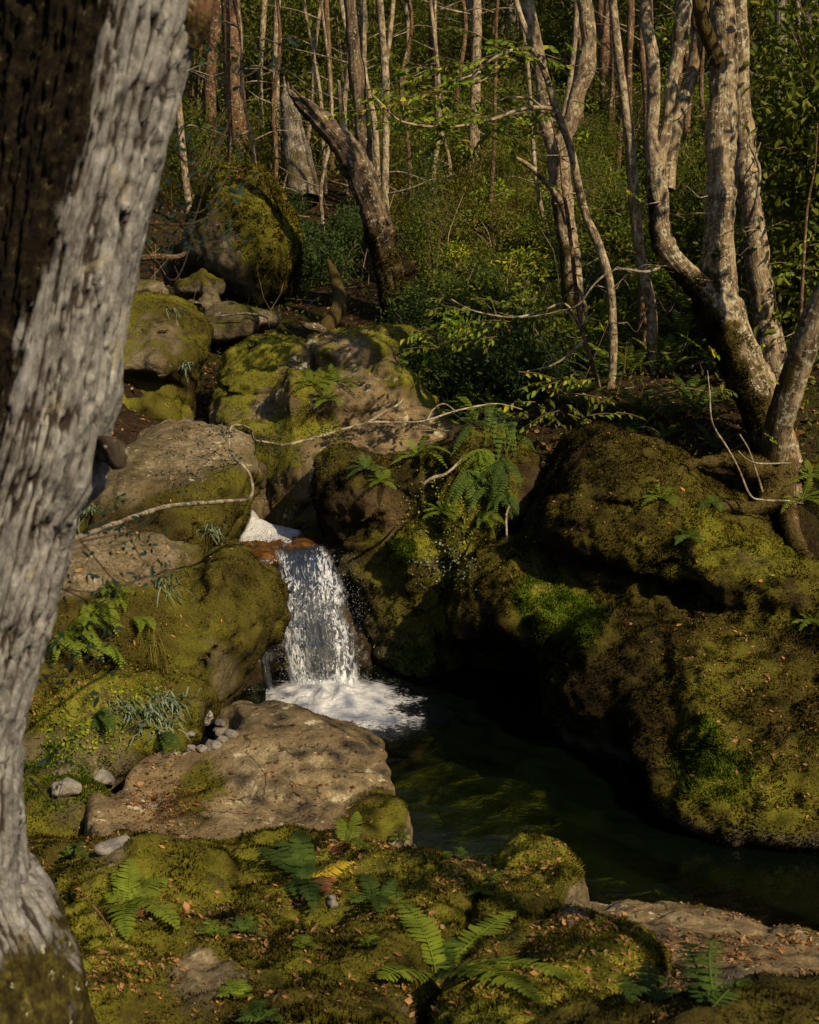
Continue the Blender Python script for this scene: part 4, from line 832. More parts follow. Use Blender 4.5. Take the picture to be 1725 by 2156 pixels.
limb('limb', px([(1380, 350, 10.85, 34), (1372, 290, 10.8, 26), (1376, 220, 10.8, 26), (1374, 120, 10.8, 24), (1360, 40, 10.8, 22), (1358, -60, 10.8, 20), (1340, -400, 10.9, 12)]), T4, BARK_PALE, 18, .04, .10, mo4, 3., .012)
limb('limb', px([(1408, 400, 11.0, 24), (1412, 330, 11.1, 28), (1430, 240, 11.15, 28), (1455, 160, 11.2, 28), (1468, 90, 11.2, 26), (1470, 0, 11.2, 24), (1480, -300, 11.3, 14)]), T4, BARK_TAN, 16, .04, .10, mo4, 4., .012)
limb('limb', px([(1512, 130, 11, 30), (1488, 70, 10.95, 28), (1474, 20, 10.9, 26), (1460, -60, 10.9, 22), (1430, -300, 10.9, 12)]), T4, BARK_BROWN, 16, .04, .12, mossbase(9, 10, .3, .9), 5., .02)
limb('root', px([(1640, 985, 10.5, 80), (1655, 1060, 10.25, 46), (1672, 1130, 10.0, 38), (1704, 1190, 9.75, 34), (1750, 1230, 9.5, 20)]), T4, BARK_BROWN, 16, .04, .15, mossbase(9, 10, .2, .7), 6., .04, reg='t4c')
limb('root', px([(1630, 990, 10.5, 70), (1580, 985, 10.3, 44), (1540, 968, 10.25, 30), (1500, 972, 10.15, 22), (1460, 975, 10.1, 14), (1420, 1000, 10.0, 5)]), T4, BARK_BROWN, 16, .04, .15, mossbase(9, 10, .2, .9), 7., .05, reg='t4d')
limb('root', px([(1640, 1010, 10.4, 60), (1610, 1060, 10.15, 38), (1570, 1072, 10.05, 26), (1530, 1066, 9.95, 18), (1490, 1076, 9.85, 8), (1470, 1084, 9.8, 3)]), T4, BARK_BROWN, 14, .04, .15, mossbase(9, 10, .2, .9), 8., .05, reg='t4e')
crown(T4, P(1480, -900, 11.4) + [0, 0, .5], (2.1, 2.0, 1.3), 1100, .10, LEAF_M, clumps=30)
limb('branch', px([(1400, 560, 10.9, 8), (1360, 572, 10.7, 6), (1310, 566, 10.6, 5), (1280, 575, 10.6, 5), (1250, 600, 10.6, 4), (1220, 640, 10.6, 4), (1180, 655, 10.7, 3), (1100, 668, 10.8, 2.5), (1040, 655, 10.9, 1.5)]), T4, BR, 7, .04, .1)
# --- trees behind and beside it
T5 = empty('lichen_tree', P(1640, 790, 11.9), 'straight tree with pale lichen sleeve just behind the forked tree', 'tree')
limb('trunk', px([(1640, 820, 11.9, 62), (1625, 740, 11.9, 56), (1608, 640, 11.9, 52), (1594, 540, 11.9, 48), (1584, 450, 11.9, 44), (1574, 380, 11.9, 42), (1570, 300, 12, 40), (1560, 200, 12, 36), (1556, 60, 12, 34), (1550, -300, 12, 26), (1550, -700, 12.2, 12)]), T5, BARK_TAN, 24, .045, .10, mossbase(2, 3.5, .3, .3), 11., .02)
limb('branch', px([(1580, 460, 11.8, 12), (1594, 420, 11.7, 8), (1600, 360, 11.7, 7), (1592, 330, 11.7, 6), (1602, 300, 11.7, 3)]), T5, BR, 7, .03)
limb('branch', px([(1598, 345, 11.7, 5), (1580, 310, 11.7, 4), (1578, 290, 11.7, 2)]), T5, BR, 6, .03)
crown(T5, P(1560, -700, 12.2), (1.3, 1.3, 1.0), 450, .10, LEAF_M)
T6 = empty('leaning_tree', P(1640, 930, 10.3), 'mossy trunk leaning out of the right edge of the picture', 'tree')
limb('trunk', px([(1630, 960, 10.4, 58), (1640, 900, 10.3, 60), (1660, 830, 10.2, 58), (1690, 740, 10.1, 56), (1725, 650, 10, 52), (1780, 520, 9.9, 48), (1850, 300, 9.8, 40), (1900, -100, 9.8, 25)]), T6, BARK_TAN, 22, .045, .12, mossbase(1.5, 3.5, .4, .5), 12., .02)
crown(T6, P(1900, -300, 9.8), (1.3, 1.3, .9), 700, .10, LEAF_M)
T1 = empty('pale_forked_tree', P(1235, 815, 14), 'slim pale tree forking high with dark mossy lower stem', 'tree')
mo1 = mossbase(2.6, 4.0, .35, .5)
limb('trunk', px([(1258, 830, 13.9, 62), (1240, 770, 14, 56), (1222, 700, 14, 50), (1206, 620, 14, 46), (1200, 540, 14, 42), (1190, 470, 14, 42), (1182, 400, 14, 42), (1176, 340, 14, 42), (1185, 295, 14, 34), (1205, 250, 14, 32), (1215, 200, 14, 32), (1232, 150, 14, 36), (1240, 90, 14, 30), (1236, 30, 14, 30), (1225, -60, 14, 28), (1230, -400, 14.1, 18), (1230, -700, 14.2, 8)]), T1, BARK_PALE, 22, .05, .10, mo1, 13., .02)
limb('limb', px([(1178, 345, 14, 34), (1162, 300, 13.95, 30), (1148, 255, 13.9, 28), (1143, 180, 13.9, 28), (1132, 110, 13.9, 27), (1118, 40, 13.9, 26), (1105, -40, 13.9, 25), (1080, -350, 13.9, 14)]), T1, BARK_PALE, 18, .05, .08, mo1, 14., .01)
limb('branch', px([(1195, 470, 13.8, 14), (1180, 425, 13.7, 14), (1150, 385, 13.6, 12), (1115, 350, 13.5, 10), (1088, 333, 13.4, 8)]), T1, BARK_PALE, 9, .05, .1)
crown(T1, P(1180, -650, 14.1), (1.7, 1.6, 1.1), 600, .11, LEAF_M, clumps=22)
T2 = empty('slender_tree', P(1290, 840, 12.4), 'thin pale sapling stem crossing in front of the slim forked tree', 'tree')
limb('trunk', px([(1282, 850, 12.4, 20), (1290, 770, 12.4, 18), (1290, 680, 12.4, 18), (1283, 590, 12.4, 18), (1258, 510, 12.4, 19), (1236, 460, 12.4, 17), (1220, 400, 12.4, 17), (1206, 330, 12.4, 16), (1192, 285, 12.4, 15), (1172, 232, 12.4, 16), (1150, 160, 12.4, 13), (1120, 90, 12.4, 12), (1092, 20, 12.4, 11), (1075, -60, 12.4, 10), (1040, -300, 12.4, 6)]), T2, BARK_PALE, 12, .05, .08, mossbase(1.5, 2.4, .2, .4), 15.)
limb('branch', px([(1168, 230, 12.4, 10), (1130, 226, 12.3, 8), (1090, 232, 12.2, 8), (1040, 250, 12.1, 7), (985, 263, 12, 6), (930, 268, 11.9, 6), (872, 262, 11.8, 5), (835, 250, 11.8, 4), (800, 215, 11.7, 4), (780, 195, 11.7, 2)]), T2, BARK_PALE, 8, .05, .1)
limb('branch', px([(1128, 106, 12.4, 9), (1090, 104, 12.3, 7), (1060, 112, 12.2, 6), (1020, 135, 12.1, 5), (990, 160, 12, 4), (940, 172, 12, 3)]), T2, BARK_PALE, 8, .05, .1)
limb('branch', px([(1066, 112, 12.2, 5), (1050, 150, 12.2, 4), (1010, 172, 12.2, 3), (980, 185, 12.2, 2)]), T2, BARK_PALE, 7, .05, .1)
limb('branch', px([(1140, 225, 12.3, 6), (1115, 208, 12.3, 5), (1075, 205, 12.2, 4), (1050, 212, 12.2, 2)]), T2, BARK_PALE, 7, .05, .1)
T2b = empty('slender_tree', P(1260, 830, 12.1), 'reddish whip of a stem beside the thin pale sapling', 'tree')
limb('trunk', px([(1262, 815, 12.1, 10), (1245, 760, 12.1, 10), (1225, 690, 12.1, 10), (1212, 600, 12.1, 9), (1206, 540, 12.1, 9), (1196, 460, 12.1, 8), (1185, 390, 12.1, 7), (1178, 320, 12.1, 5), (1160, 250, 12.1, 3)]), T2b, BARK_BROWN, 8, .06, .06)
limb('branch', px([(1230, 715, 12.1, 6), (1200, 745, 12, 5), (1160, 770, 11.9, 4), (1110, 782, 11.8, 3)]), T2b, BARK_PALE, 7, .05, .1)
limb('branch', px([(1222, 690, 12.1, 6), (1190, 640, 11.9, 5), (1140, 655, 11.8, 5), (1080, 668, 11.7, 4), (1000, 655, 11.6, 3), (950, 630, 11.5, 2)]), T2b, BARK_PALE, 7, .05, .1)
T3 = empty('slender_tree', P(1372, 820, 12.8), 'straight speckled sapling left of the forked tree', 'tree')
limb('trunk', px([(1370, 830, 12.8, 22), (1372, 760, 12.8, 22), (1374, 690, 12.8, 22), (1368, 630, 12.8, 24), (1352, 560, 12.8, 22), (1342, 480, 12.8, 20), (1336, 400, 12.8, 20), (1330, 320, 12.8, 20), (1318, 230, 12.8, 22), (1305, 130, 12.8, 18), (1294, 40, 12.8, 17), (1285, -60, 12.8, 15), (1270, -350, 12.8, 8)]), T3, BARK_PALE, 12, .05, .08, mossbase(1.5, 3, .3, .4), 16.)
T3b = empty('slender_tree', P(1352, 790, 13.2), 'second dark sapling stem hidden behind the speckled one', 'tree')
limb('trunk', px([(1350, 800, 13.2, 24), (1352, 700, 13.2, 24), (1358, 600, 13.2, 26), (1330, 420, 13.2, 14), (1325, 250, 13.2, 13), (1326, 80, 13.2, 12), (1328, -100, 13.2, 10)]), T3b, BARK_BROWN, 12, .05, .1, mossbase(2, 3, .2, .4), 17.)
T3c = empty('slender_tree', P(1690, 660, 10.8), 'thin bare whip rising near the right edge', 'tree')
limb('trunk', px([(1680, 800, 10.8, 8), (1686, 680, 10.8, 8), (1692, 560, 10.8, 7), (1700, 440, 10.8, 6), (1716, 350, 10.8, 4), (1722, 260, 10.8, 2)]), T3c, BARK_BROWN, 7, .06)
# dead white shoots by the roots
for i, (L, lb) in enumerate([([(1665, 1055, 9.9, 6), (1600, 1052, 9.85, 6), (1578, 1040, 9.8, 7), (1555, 985, 9.8, 6), (1530, 940, 9.8, 6), (1500, 890, 9.8, 5), (1495, 830, 9.8, 4), (1490, 780, 9.9, 2)], 'crooked white dead shoot below the forked tree'),
                             ([(1606, 1035, 9.8, 7), (1590, 985, 9.8, 6), (1576, 945, 9.8, 5), (1558, 915, 9.8, 4)], 'short straight dead shoot by the tree roots'), ([(1665, 975, 9.9, 4), (1600, 976, 9.8, 5), (1575, 968, 9.8, 4), (1555, 950, 9.8, 4)], 'thin horizontal white twig across the root hollow')]):
    r_ = tag(limb('dead_shoot', px(thin(L, .75)), None, BR, 7, .03, .12), lb, 'dead branch'); recentre(r_)
def side_twigs(parent, n, x0, x1, y0, y1, d0, d1, L=90):
    for k in range(n):
        x, y, d = RND.uniform(x0, x1), RND.uniform(y0, y1), RND.uniform(d0, d1); s = RND.choice([-1, 1]); l = L * RND.uniform(.5, 1.4); w = RND.uniform(1.6, 3.6); pts = [(x, y, d, w)]
        for q in range(1, 5): pts.append((x + s * l * q / 4 + RND.gauss(0, 7), y - l * RND.uniform(-.05, .16) * q + RND.gauss(0, 7), d + RND.uniform(-.2, .2), w * (1 - .22 * q)))
        limb('branch', px(pts), parent, BR if k % 2 else BARK_BROWN, 5, .08, .1)
side_twigs(T1, 16, 1150, 1240, 100, 720, 13.7, 14); side_twigs(T2, 14, 1180, 1290, 250, 800, 12.3, 12.4); side_twigs(T3, 12, 1310, 1375, 200, 780, 12.7, 12.8); side_twigs(T4, 12, 1380, 1530, 60, 600, 10.8, 11); side_twigs(T5, 10, 1560, 1640, 300, 780, 11.8, 11.9); side_twigs(T2b, 8, 1200, 1260, 400, 800, 12, 12.1)
# --- broken mossy trunk over the stream
T7 = empty('broken_tree', P(838, 668, 17), 'broken leaning trunk with splintered tip and mossy foot', 'tree')
WOOD = barkmat('split_wood', [(.025, .017, .010), (.07, .048, .028), (.15, .105, .062), (.32, .245, .16)], .8, .2, .06)
limb('trunk', px([(842, 690, 17, 58), (832, 640, 17, 54), (818, 570, 17, 50), (800, 490, 17, 50), (778, 420, 17, 54), (752, 355, 17, 56), (728, 312, 17, 52), (700, 280, 17, 40), (670, 248, 17, 34), (640, 222, 17, 26), (618, 200, 17, 14), (606, 188, 17, 4)]), T7, WOOD, 40, .04, .34, mossbase(2.6, 4.4, .1, .85), 21., .06, .05, reg='t7')
limb('splinter', px([(690, 268, 16.9, 14), (655, 222, 16.9, 10), (628, 198, 16.9, 5), (614, 182, 16.9, 1.5)]), T7, WOOD, 8, .05, .3, seed=22.)
limb('snag', px([(728, 310, 17, 16), (722, 260, 17, 13), (718, 215, 17, 11), (714, 175, 17, 6), (712, 168, 17, 3)]), T7, BARK_PALE, 9, .05, .12, seed=23.)
LG = tag(limb('driftwood', px([(690, 545, 16.6, 4), (703, 575, 16.5, 16), (712, 610, 16.4, 24), (716, 640, 16.2, 28), (705, 665, 16.0, 30), (688, 690, 15.8, 32), (680, 702, 15.8, 24)]), None, BARK_BROWN, 14, .04, .2, mossbase(9, 10, 0, 1.1), 24., .03), 'mossy crooked driftwood limb below the broken trunk', 'log'); recentre(LG)
LG = tag(limb('driftwood', px([(684, 700, 15.75, 18), (668, 690, 15.7, 20), (648, 686, 15.7, 16), (632, 678, 15.7, 5)]), None, WOOD, 12, .03, .25, seed=25.), 'reddish splintered wood end beside the mossy driftwood', 'log'); recentre(LG)
LG = tag(limb('driftwood', px([(290, 545, 18, 12), (330, 540, 18, 14), (370, 542, 18, 12), (400, 530, 18, 8)]), None, BARK_BROWN, 10, .05, .2, seed=26.), 'dark fallen limb lying left of the leaning boulder', 'log'); recentre(LG)
LG = tag(limb('driftwood', px([(893, 1018, 10.2, 7), (912, 1006, 10.2, 8), (935, 1000, 10.25, 7), (955, 985, 10.3, 6), (972, 966, 10.4, 4)]), None, BR, 8, .02, .15, seed=27.), 'curved bare stick lying across the fern wall', 'stick'); recentre(LG)
LG = tag(limb('driftwood', px([(1072, 1065, 10.3, 4), (1066, 1090, 10.2, 5), (1068, 1140, 10.1, 4)]), None, BR, 7, .02, .1, seed=28.), 'thin upright bare stick under the drooping ferns', 'stick'); recentre(LG)
LG = tag(limb('driftwood', px([(465, 665, 16.3, 3), (520, 660, 16.2, 4), (560, 668, 16.2, 3), (568, 690, 16.1, 2)]), None, BR, 6, .04, .1, seed=29.), 'thin pale twig lying on the layered rock', 'stick'); recentre(LG)
LG = tag(limb('driftwood', px([(185, 1895, 4.0, 4), (215, 1930, 4.0, 5), (235, 1970, 4.0, 4), (245, 2010, 4.0, 3)]), None, BARK_BROWN, 7, .02, .1, seed=31.), 'thin dark twig beside the roots of the grey tree', 'stick'); recentre(LG)
# --- forest behind: each trunk on its own spot
BACK = [  # x at foot, x at top edge, distance, width px, bark, label
    (497, 488, 23, 44, 'b', 'thick reddish brown trunk standing left of the broken stump'), (440, 452, 24, 26, 'b', 'narrow brown trunk beside the thick reddish one'), (580, 583, 24, 15, 'p', 'thin pale stem between the brown trunk and broken stump'), (548, 556, 25, 13, 'p', 'thin stem left of the pale one'),
    (800, 742, 18.5, 32, 'w', 'rotting split trunk rising behind the broken leaning tree'), (818, 800, 18.2, 17, 'p', 'thin bent pale stem beside the rotting trunk'), (925, 912, 25, 16, 'b', 'distant thin brown stem above the golden scrub'), (990, 1002, 21, 22, 'p', 'pale stem in the middle of the slope'), (1008, 990, 27, 18, 'g', 'grey far stem just behind the pale middle one'),
    (1080, 1075, 28, 20, 'g', 'far grey trunk left of the slim forked tree'), (1275, 1270, 22, 34, 'm', 'mossy orange trunk behind the slim forked tree'), (1420, 1430, 24, 16, 'b', 'far stem seen between the limbs of the forked tree'), (1640, 1650, 20, 26, 'g', 'grey trunk in shade far right'), (1690, 1700, 22, 40, 'g', 'broad shaded trunk at the far right edge'), (1600, 1590, 26, 20, 'b', 'dark far stem behind the lichen tree'),
    (690, 700, 29, 22, 'g', 'far grey stem behind the broken stump'), (640, 655, 32, 26, 'g', 'distant trunk high on the slope above the stump'), (870, 860, 30, 24, 'g', 'distant trunk above the leaning broken tree'), (770, 790, 33, 22, 'b', 'faint far trunk behind the rotting one'), (1150, 1160, 31, 26, 'g', 'faint far trunk behind the sapling leaves'), (1340, 1345, 30, 22, 'g', 'far trunk behind the speckled sapling'), (1480, 1490, 31, 24, 'g', 'distant trunk behind the forked tree'),
    (400, 410, 29, 24, 'g', 'distant trunk beside the near grey tree'), (960, 945, 34, 22, 'b', 'farthest thin trunk in the middle of the slope'), (1560, 1570, 34, 26, 'g', 'farthest trunk at the right behind the lichen tree'), (530, 520, 34, 22, 'g', 'farthest trunk left of the stump')]
BM = {'b': BARK_BROWN, 'p': BARK_PALE, 'w': WOOD, 'g': BARK_GREY, 'm': BARK_BROWN}
for i, (x0, x1, d, w, m, lb) in enumerate(BACK):
    X0 = P(x0, 300, d)[0]; z = gz(X0, d); X1 = P(x1, 0, d)[0]; zt = P(x1, 0, d)[2]; sl_ = (X1 - X0) / max(zt - z, .8); r = w * .5 * m_px(d)
    t_ = empty('forest_tree', (X0, d, z), lb, 'tree')
    H = RND.uniform(9, 13); pts = []
    for k in range(9):
        f = k / 8; pts.append([X0 + sl_ * H * f + RND.gauss(0, .02 + .08 * r), d + RND.gauss(0, .03), z - .15 + H * f, r * (1.25 if k == 0 else 1) * (1 - .6 * f)])
    limb('trunk', pts, t_, BM[m], 12, .12, .14, mossbase(z + .3, z + 1.6, .2, .5 if m != 'm' else 1.3), 30. + i, .02 if m != 'w' else .05)
    for k in range(3):   # bare side twigs within view
        h = RND.uniform(.12, .5); a = np.array(pts[int(h * 8)][:3]); s = RND.choice([-1, 1]); L = RND.uniform(.4, 1.0)
        limb('branch', [[*a, .018], [*(a + [s * L * .5, RND.uniform(-.4, .2), L * .12]), .011], [*(a + [s * L, RND.uniform(-.6, .3), L * RND.uniform(-.1, .5)]), .004]], t_, BR if k else BARK_GREY, 5, .1, .1)
    if i % 2 == 0: crown(t_, (X0 + sl_ * H, d, z + H), (2.0, 1.8, 1.8), 520, .20, LEAF_D)
for k in range(52):      # thin stems further up
    x = RND.uniform(390, 1725); d = RND.uniform(18.5, 32); X0 = P(x, 300, d)[0]; z = gz(X0, d); r = RND.uniform(.018, .045) * (1 + d / 60); lean = RND.gauss(0, .06)
    t_ = empty('thin_sapling', (X0, d, z), 'thin ' + ('pale' if k % 2 else 'dark') + ' sapling ' + ('above the leaning boulder' if x < 600 else 'round the broken leaning tree' if x < 860 else 'left of the slim pale tree' if x < 1130 else 'round the saplings' if x < 1370 else 'behind the forked tree'), 'tree', ('pale' if k % 2 else 'dark') + ' thin saplings')
    pts = [[X0 + lean * q + RND.gauss(0, .05), d + RND.gauss(0, .05), z - .1 + q * .75, r * (1 - q * .08)] for q in range(9)]
    limb('trunk', pts, t_, BARK_PALE if k % 2 else BARK_BROWN, 7, .15, .08, mossbase(z, z + 1, .1, .3), k * 1.7)
    for q in range(4):
        a = np.array(pts[RND.randint(1, 5)][:3]); s = RND.choice([-1, 1]); L = RND.uniform(.3, .9); limb('branch', [[*a, .012], [*(a + [s * L * .5, RND.uniform(-.3, .2), L * .2]), .008], [*(a + [s * L, RND.uniform(-.4, .3), L * RND.uniform(0, .6)]), .003]], t_, BR if q % 2 else BARK_GREY, 4, .15, .1)
ST = empty('broken_stump', P(622, 312, 22), 'grey splintered stump standing behind the broken leaning tree', 'stump')
zst = gz(P(622, 312, 22)[0], 22)
limb('trunk', px([(640, 420, 21.7, 70), (630, 340, 21.9, 54), (622, 300, 22, 46), (614, 250, 22, 40), (608, 215, 22, 36), (604, 195, 22, 20)]), ST, BARK_GREY, 20, .05, .2, mossbase(4.2, 5, .0, .5), 70., .04)
for k, (x, y) in enumerate([(598, 160), (606, 172), (616, 180)]): limb('splinter', px([(x + 4, 215, 22, 16), (x, y, 22, 2)]), ST, BARK_GREY, 7, .06, .3, seed=71. + k)

# ------------------------------------------------------------------ small plants
def frond(base, tip, arch, width, pairs, pw=.75, sweep=.42, droop=.25, nrm=None, split=False, taper=.85, shape=.45, stalk=.08, wav=.0, clear=0.):
    """pinnate frond from base to tip. Returns rachis (V,F) and a leaflet stack (V (n,8,3))"""
    base, tip = np.array(base, float), np.array(tip, float); ax = tip - base; L = np.linalg.norm(ax)
    up = np.array([0, 0, 1.]) if nrm is None else np.array(nrm, float)
    sv = np.cross(ax, up); mid = (base + tip) / 2 + up * arch * L + sv / (np.linalg.norm(sv) + 1e-9) * L * rng.normal(0, .07)
    def bez(t): t = np.asarray(t)[:, None]; return base * (1 - t) ** 2 + 2 * mid * t * (1 - t) + tip * t * t
    def tan(t): t = np.asarray(t)[:, None]; v = 2 * (mid - base) * (1 - t) + 2 * (tip - mid) * t; return v / np.linalg.norm(v, axis=1, keepdims=True)
    tg = np.linspace(0, 1, 15); bg_ = bez(tg); sc_ = np.ones(15)
    if clear:
        for i_, q in enumerate(bg_):
            v = q - [0, 0, CAMZ]; dl = np.linalg.norm(v); hq, _, _, hd = HB.ray_cast(Vector((0, 0, CAMZ)), Vector(v / dl))
            if hq is not None and hd - clear < dl: sc_[i_] = (hd - clear) / dl
        sc_[0] = max(sc_[0], .995); sc_ = np.convolve(np.pad(np.minimum(sc_, np.minimum(np.roll(sc_, 1), np.roll(sc_, -1))) * .5 + sc_ * .5, 1, 'edge'), [.25, .5, .25], 'valid')
    def bez2(t): s_ = np.interp(t, tg, sc_)[:, None]; return (bez(t) - [0, 0, CAMZ]) * s_ + [0, 0, CAMZ]
    t = np.linspace(stalk, .985, pairs); p = bez2(t); T = tan(t)
    Sd = np.cross(T, up); Sd /= np.linalg.norm(Sd, axis=1, keepdims=True) + 1e-9; N = np.cross(Sd, T)
    u = (t - stalk) / (1 - stalk); prof = np.clip(u + .12, 0, 1) ** shape * np.clip(1.02 - u, 0, 1) ** taper; prof /= prof.max()
    sp = L * (1 - stalk) / pairs * pw; out = []
    for sgn in (-1, 1):
        ln = (width * .5 * prof * rng.uniform(.88, 1.1, pairs))[:, None]; D = sgn * Sd + T * (sweep + wav * rng.normal(size=(pairs, 1)))
        D /= np.linalg.norm(D, axis=1, keepdims=True); Tw = T - D * (T * D).sum(1, keepdims=True); Tw /= np.linalg.norm(Tw, axis=1, keepdims=True)
        dr = -N * droop; f = (rng.normal(0, .12, (pairs, 1))) * N
        a = p; b1 = p + (D * .45 + dr * .12 + f * .4) * ln; b2 = p + (D * .8 + dr * .45 + f * .7) * ln; c = p + (D + T * .12 + dr * .9 + f) * ln; h = sp * .5
        out.append(np.stack([a - Tw * h * .7, a + Tw * h * .7, b1 - Tw * h + N * h * .1, b1 + Tw * h + N * h * .1, b2 - Tw * h * .72, b2 + Tw * h * .72, c, c + Tw * h * .05], 1))
    tt = np.linspace(0, 1, 12); rp = bez2(tt); pts = [[*rp[i], (.0022 + .0014 * (L / .4)) * (1 - .75 * tt[i])] for i in range(12)]
    return pts, np.concatenate(out)
PF = np.array([[0, 2, 3, 1], [2, 4, 5, 3], [4, 6, 7, 5]])
def frond_obj(parent, mat, base, tip, arch=.2, width=.12, pairs=22, split=False, tint=None, **kw):
    pts, Q = frond(base, tip, arch, width, pairs, **kw); t0 = RND.uniform(.25, .7) if tint is None else tint
    V, F, bk, cp, _ = tube(pts, 4, 1.0)
    if split:
        me = mk('frond', V, [F, cp], {'tint': np.full(len(V), .85)}); fo = obj('frond', me, mat, parent)
        for q in Q:
            obj('leaflet', mk('leaflet', q, PF, {'tint': np.clip(np.full(8, t0 + RND.gauss(0, .07)), 0, 1)}), mat, fo)
        return fo
    m = MB(); m.add(V, F, tint=min(1, t0 + .3)); m.F[3].append(cp)
    n = len(Q); m.add(Q.reshape(-1, 3), (np.arange(n)[:, None, None] * 8 + PF[None]).reshape(-1, 4), tint=np.repeat(np.clip(t0 + rng.normal(0, .09, n), 0, 1), 8))
    return obj('frond', m.mesh('frond'), mat, parent)
def fern_px(name, label, x, y, d, tips, mat, width=.1, pairs=22, arch=.15, group=None, split=False, cat='fern', **kw):
    """a fern whose fronds reach the given spots: (x, y, depth change[, material])"""
    b, nb = hit(x, y, d); d = b[1]; b = b - nb * .01; r = empty(name, b, label, cat, group)
    for tp in tips:
        e = P(tp[0], tp[1], min(d + tp[2], hit(tp[0], tp[1], d + 9)[0][1] - .05)); frond_obj(r, tp[3] if len(tp) > 3 else mat, b + rng.normal(0, .006, 3), e, arch * RND.uniform(.7, 1.3), width * RND.uniform(.85, 1.1), pairs, split, clear=.06 if split else .03, **kw)
    return r
def fern_auto(label, b, n, L, mat, width=.3, pairs=18, rise=.6, fan=360, az=0., droop=.0, group=None, arch=.25, name='fern', brown=0, **kw):
    r = empty(name, b, label, 'fern', group)
    for k in range(n):
        a = rad(az + (k + RND.uniform(-.35, .35)) / n * fan - fan / 2); l = L * RND.uniform(.65, 1.1); rs = rise * RND.uniform(.5, 1.4) - droop
        e = np.array(b) + [math.cos(a) * l * .85, math.sin(a) * l * .85, l * rs]
        frond_obj(r, FERN_B if k < brown else mat, np.array(b) + rng.normal(0, .01, 3), e, arch * RND.uniform(.7, 1.3), l * width * RND.uniform(.85, 1.15), pairs, **kw)
    return r
# foreground ferns
fern_px('fern', 'large bright fern with long arching fronds in the gully at the bottom', 921, 2052, 4.5, [(812, 1884, .55), (798, 2060, -.1), (1140, 2112, -.25), (1218, 2066, .05), (1086, 1918, .6), (960, 1975, .5, FERN_D)], FERN_G, .15, 25, .2, split=True, droop=.12, tint=.85, pw=.92)
fern_px('fern', 'bright fern with spread fronds near the foot of the grey tree', 268, 1895, 4.75, [(272, 1808, .35), (240, 1830, .3), (356, 1850, .15), (376, 1955, -.25), (268, 1978, -.35), (222, 1885, .0), (335, 1880, .0), (300, 1930, -.2, FERN_B)], FERN_G, .12, 20, .18, split=True, droop=.15, tint=.8, pw=.9)
fern_px('fern', 'small fern with upright frond on the corner of the slab', 735, 1775, 5.95, [(752, 1708, .12), (715, 1722, .1), (778, 1790, -.15), (700, 1800, -.2, FERN_B)], FERN_G, .09, 18, .15, tint=.6)
fern_px('fern', 'dark broad leaved fern clump in the middle of the moss bank', 650, 1850, 5.2, [(540, 1788, .3), (580, 1770, .35), (625, 1745, .5), (650, 1770, .35), (700, 1830, .1), (660, 1918, -.3), (625, 1890, -.2), (745, 1815, .2, FERN_Y), (690, 1880, -.1, FERN_B)], FERN_D, .13, 11, .2, pw=1.0, droop=.15)
fern_px('fern', 'dark broad leaved fern right of the yellow frond', 790, 1890, 5.0, [(760, 1840, .2), (830, 1850, .15), (740, 1900, -.05), (800, 1930, -.2), (850, 1880, .0)], FERN_D, .10, 11, .2, pw=1.0)
fern_px('fern', 'small fern between the two mossy rock tops', 1010, 1870, 5.35, [(985, 1835, .2), (1062, 1832, .2), (1050, 1860, .1), (1040, 1885, -.1), (985, 1885, -.1)], FERN_G, .06, 14, .15, tint=.4)
fern_px('fern', 'leafy fern tuft between the moss block and the near mound', 1350, 2095, 4.3, [(1310, 2050, .2), (1360, 2030, .3), (1410, 2060, .2), (1330, 2110, -.1), (1430, 2090, .1)], FERN_D, .08, 11, .2, pw=1.0)
fern_px('fern', 'blurred fern frond over the flat rock in the lower right', 1500, 2110, 3.9, [(1420, 2030, .3), (1530, 1990, .5), (1580, 2060, .2), (1460, 2000, .6)], FERN_D, .09, 16, .2)
for i, (x, y, d, s, lb) in enumerate([(448, 1960, 4.6, 34, 'small dark seedling fern on the moss bank'), (512, 1955, 4.65, 40, 'small bright seedling beside the dark one'), (495, 2090, 4.0, 40, 'tiny fern at the bottom of the moss bank'), (545, 2140, 3.85, 50, 'low dark tuft at the lower edge of the picture'), (842, 1765, 5.9, 22, 'little bright sprout on the far edge of the moss bank'), (960, 1802, 5.8, 28, 'little sprout leaning over the pool edge'),
                                      (780, 1985, 4.7, 26, 'tiny plant below the dark broad leaved fern'), (155, 1800, 5.3, 30, 'small dark sprout beside the grey trunk'), (640, 1985, 4.6, 24, 'tiny sprig in the middle of the moss bank')]):
    fern_px('fern', lb, x, y, d, [(x + s * math.cos(a), y - s * .75 * math.sin(a), .15 * math.sin(a)) for a in np.linspace(-.3, 3.4, 6)], FERN_D if i % 2 else FERN_G, .05, 7, .2, pw=1.0)
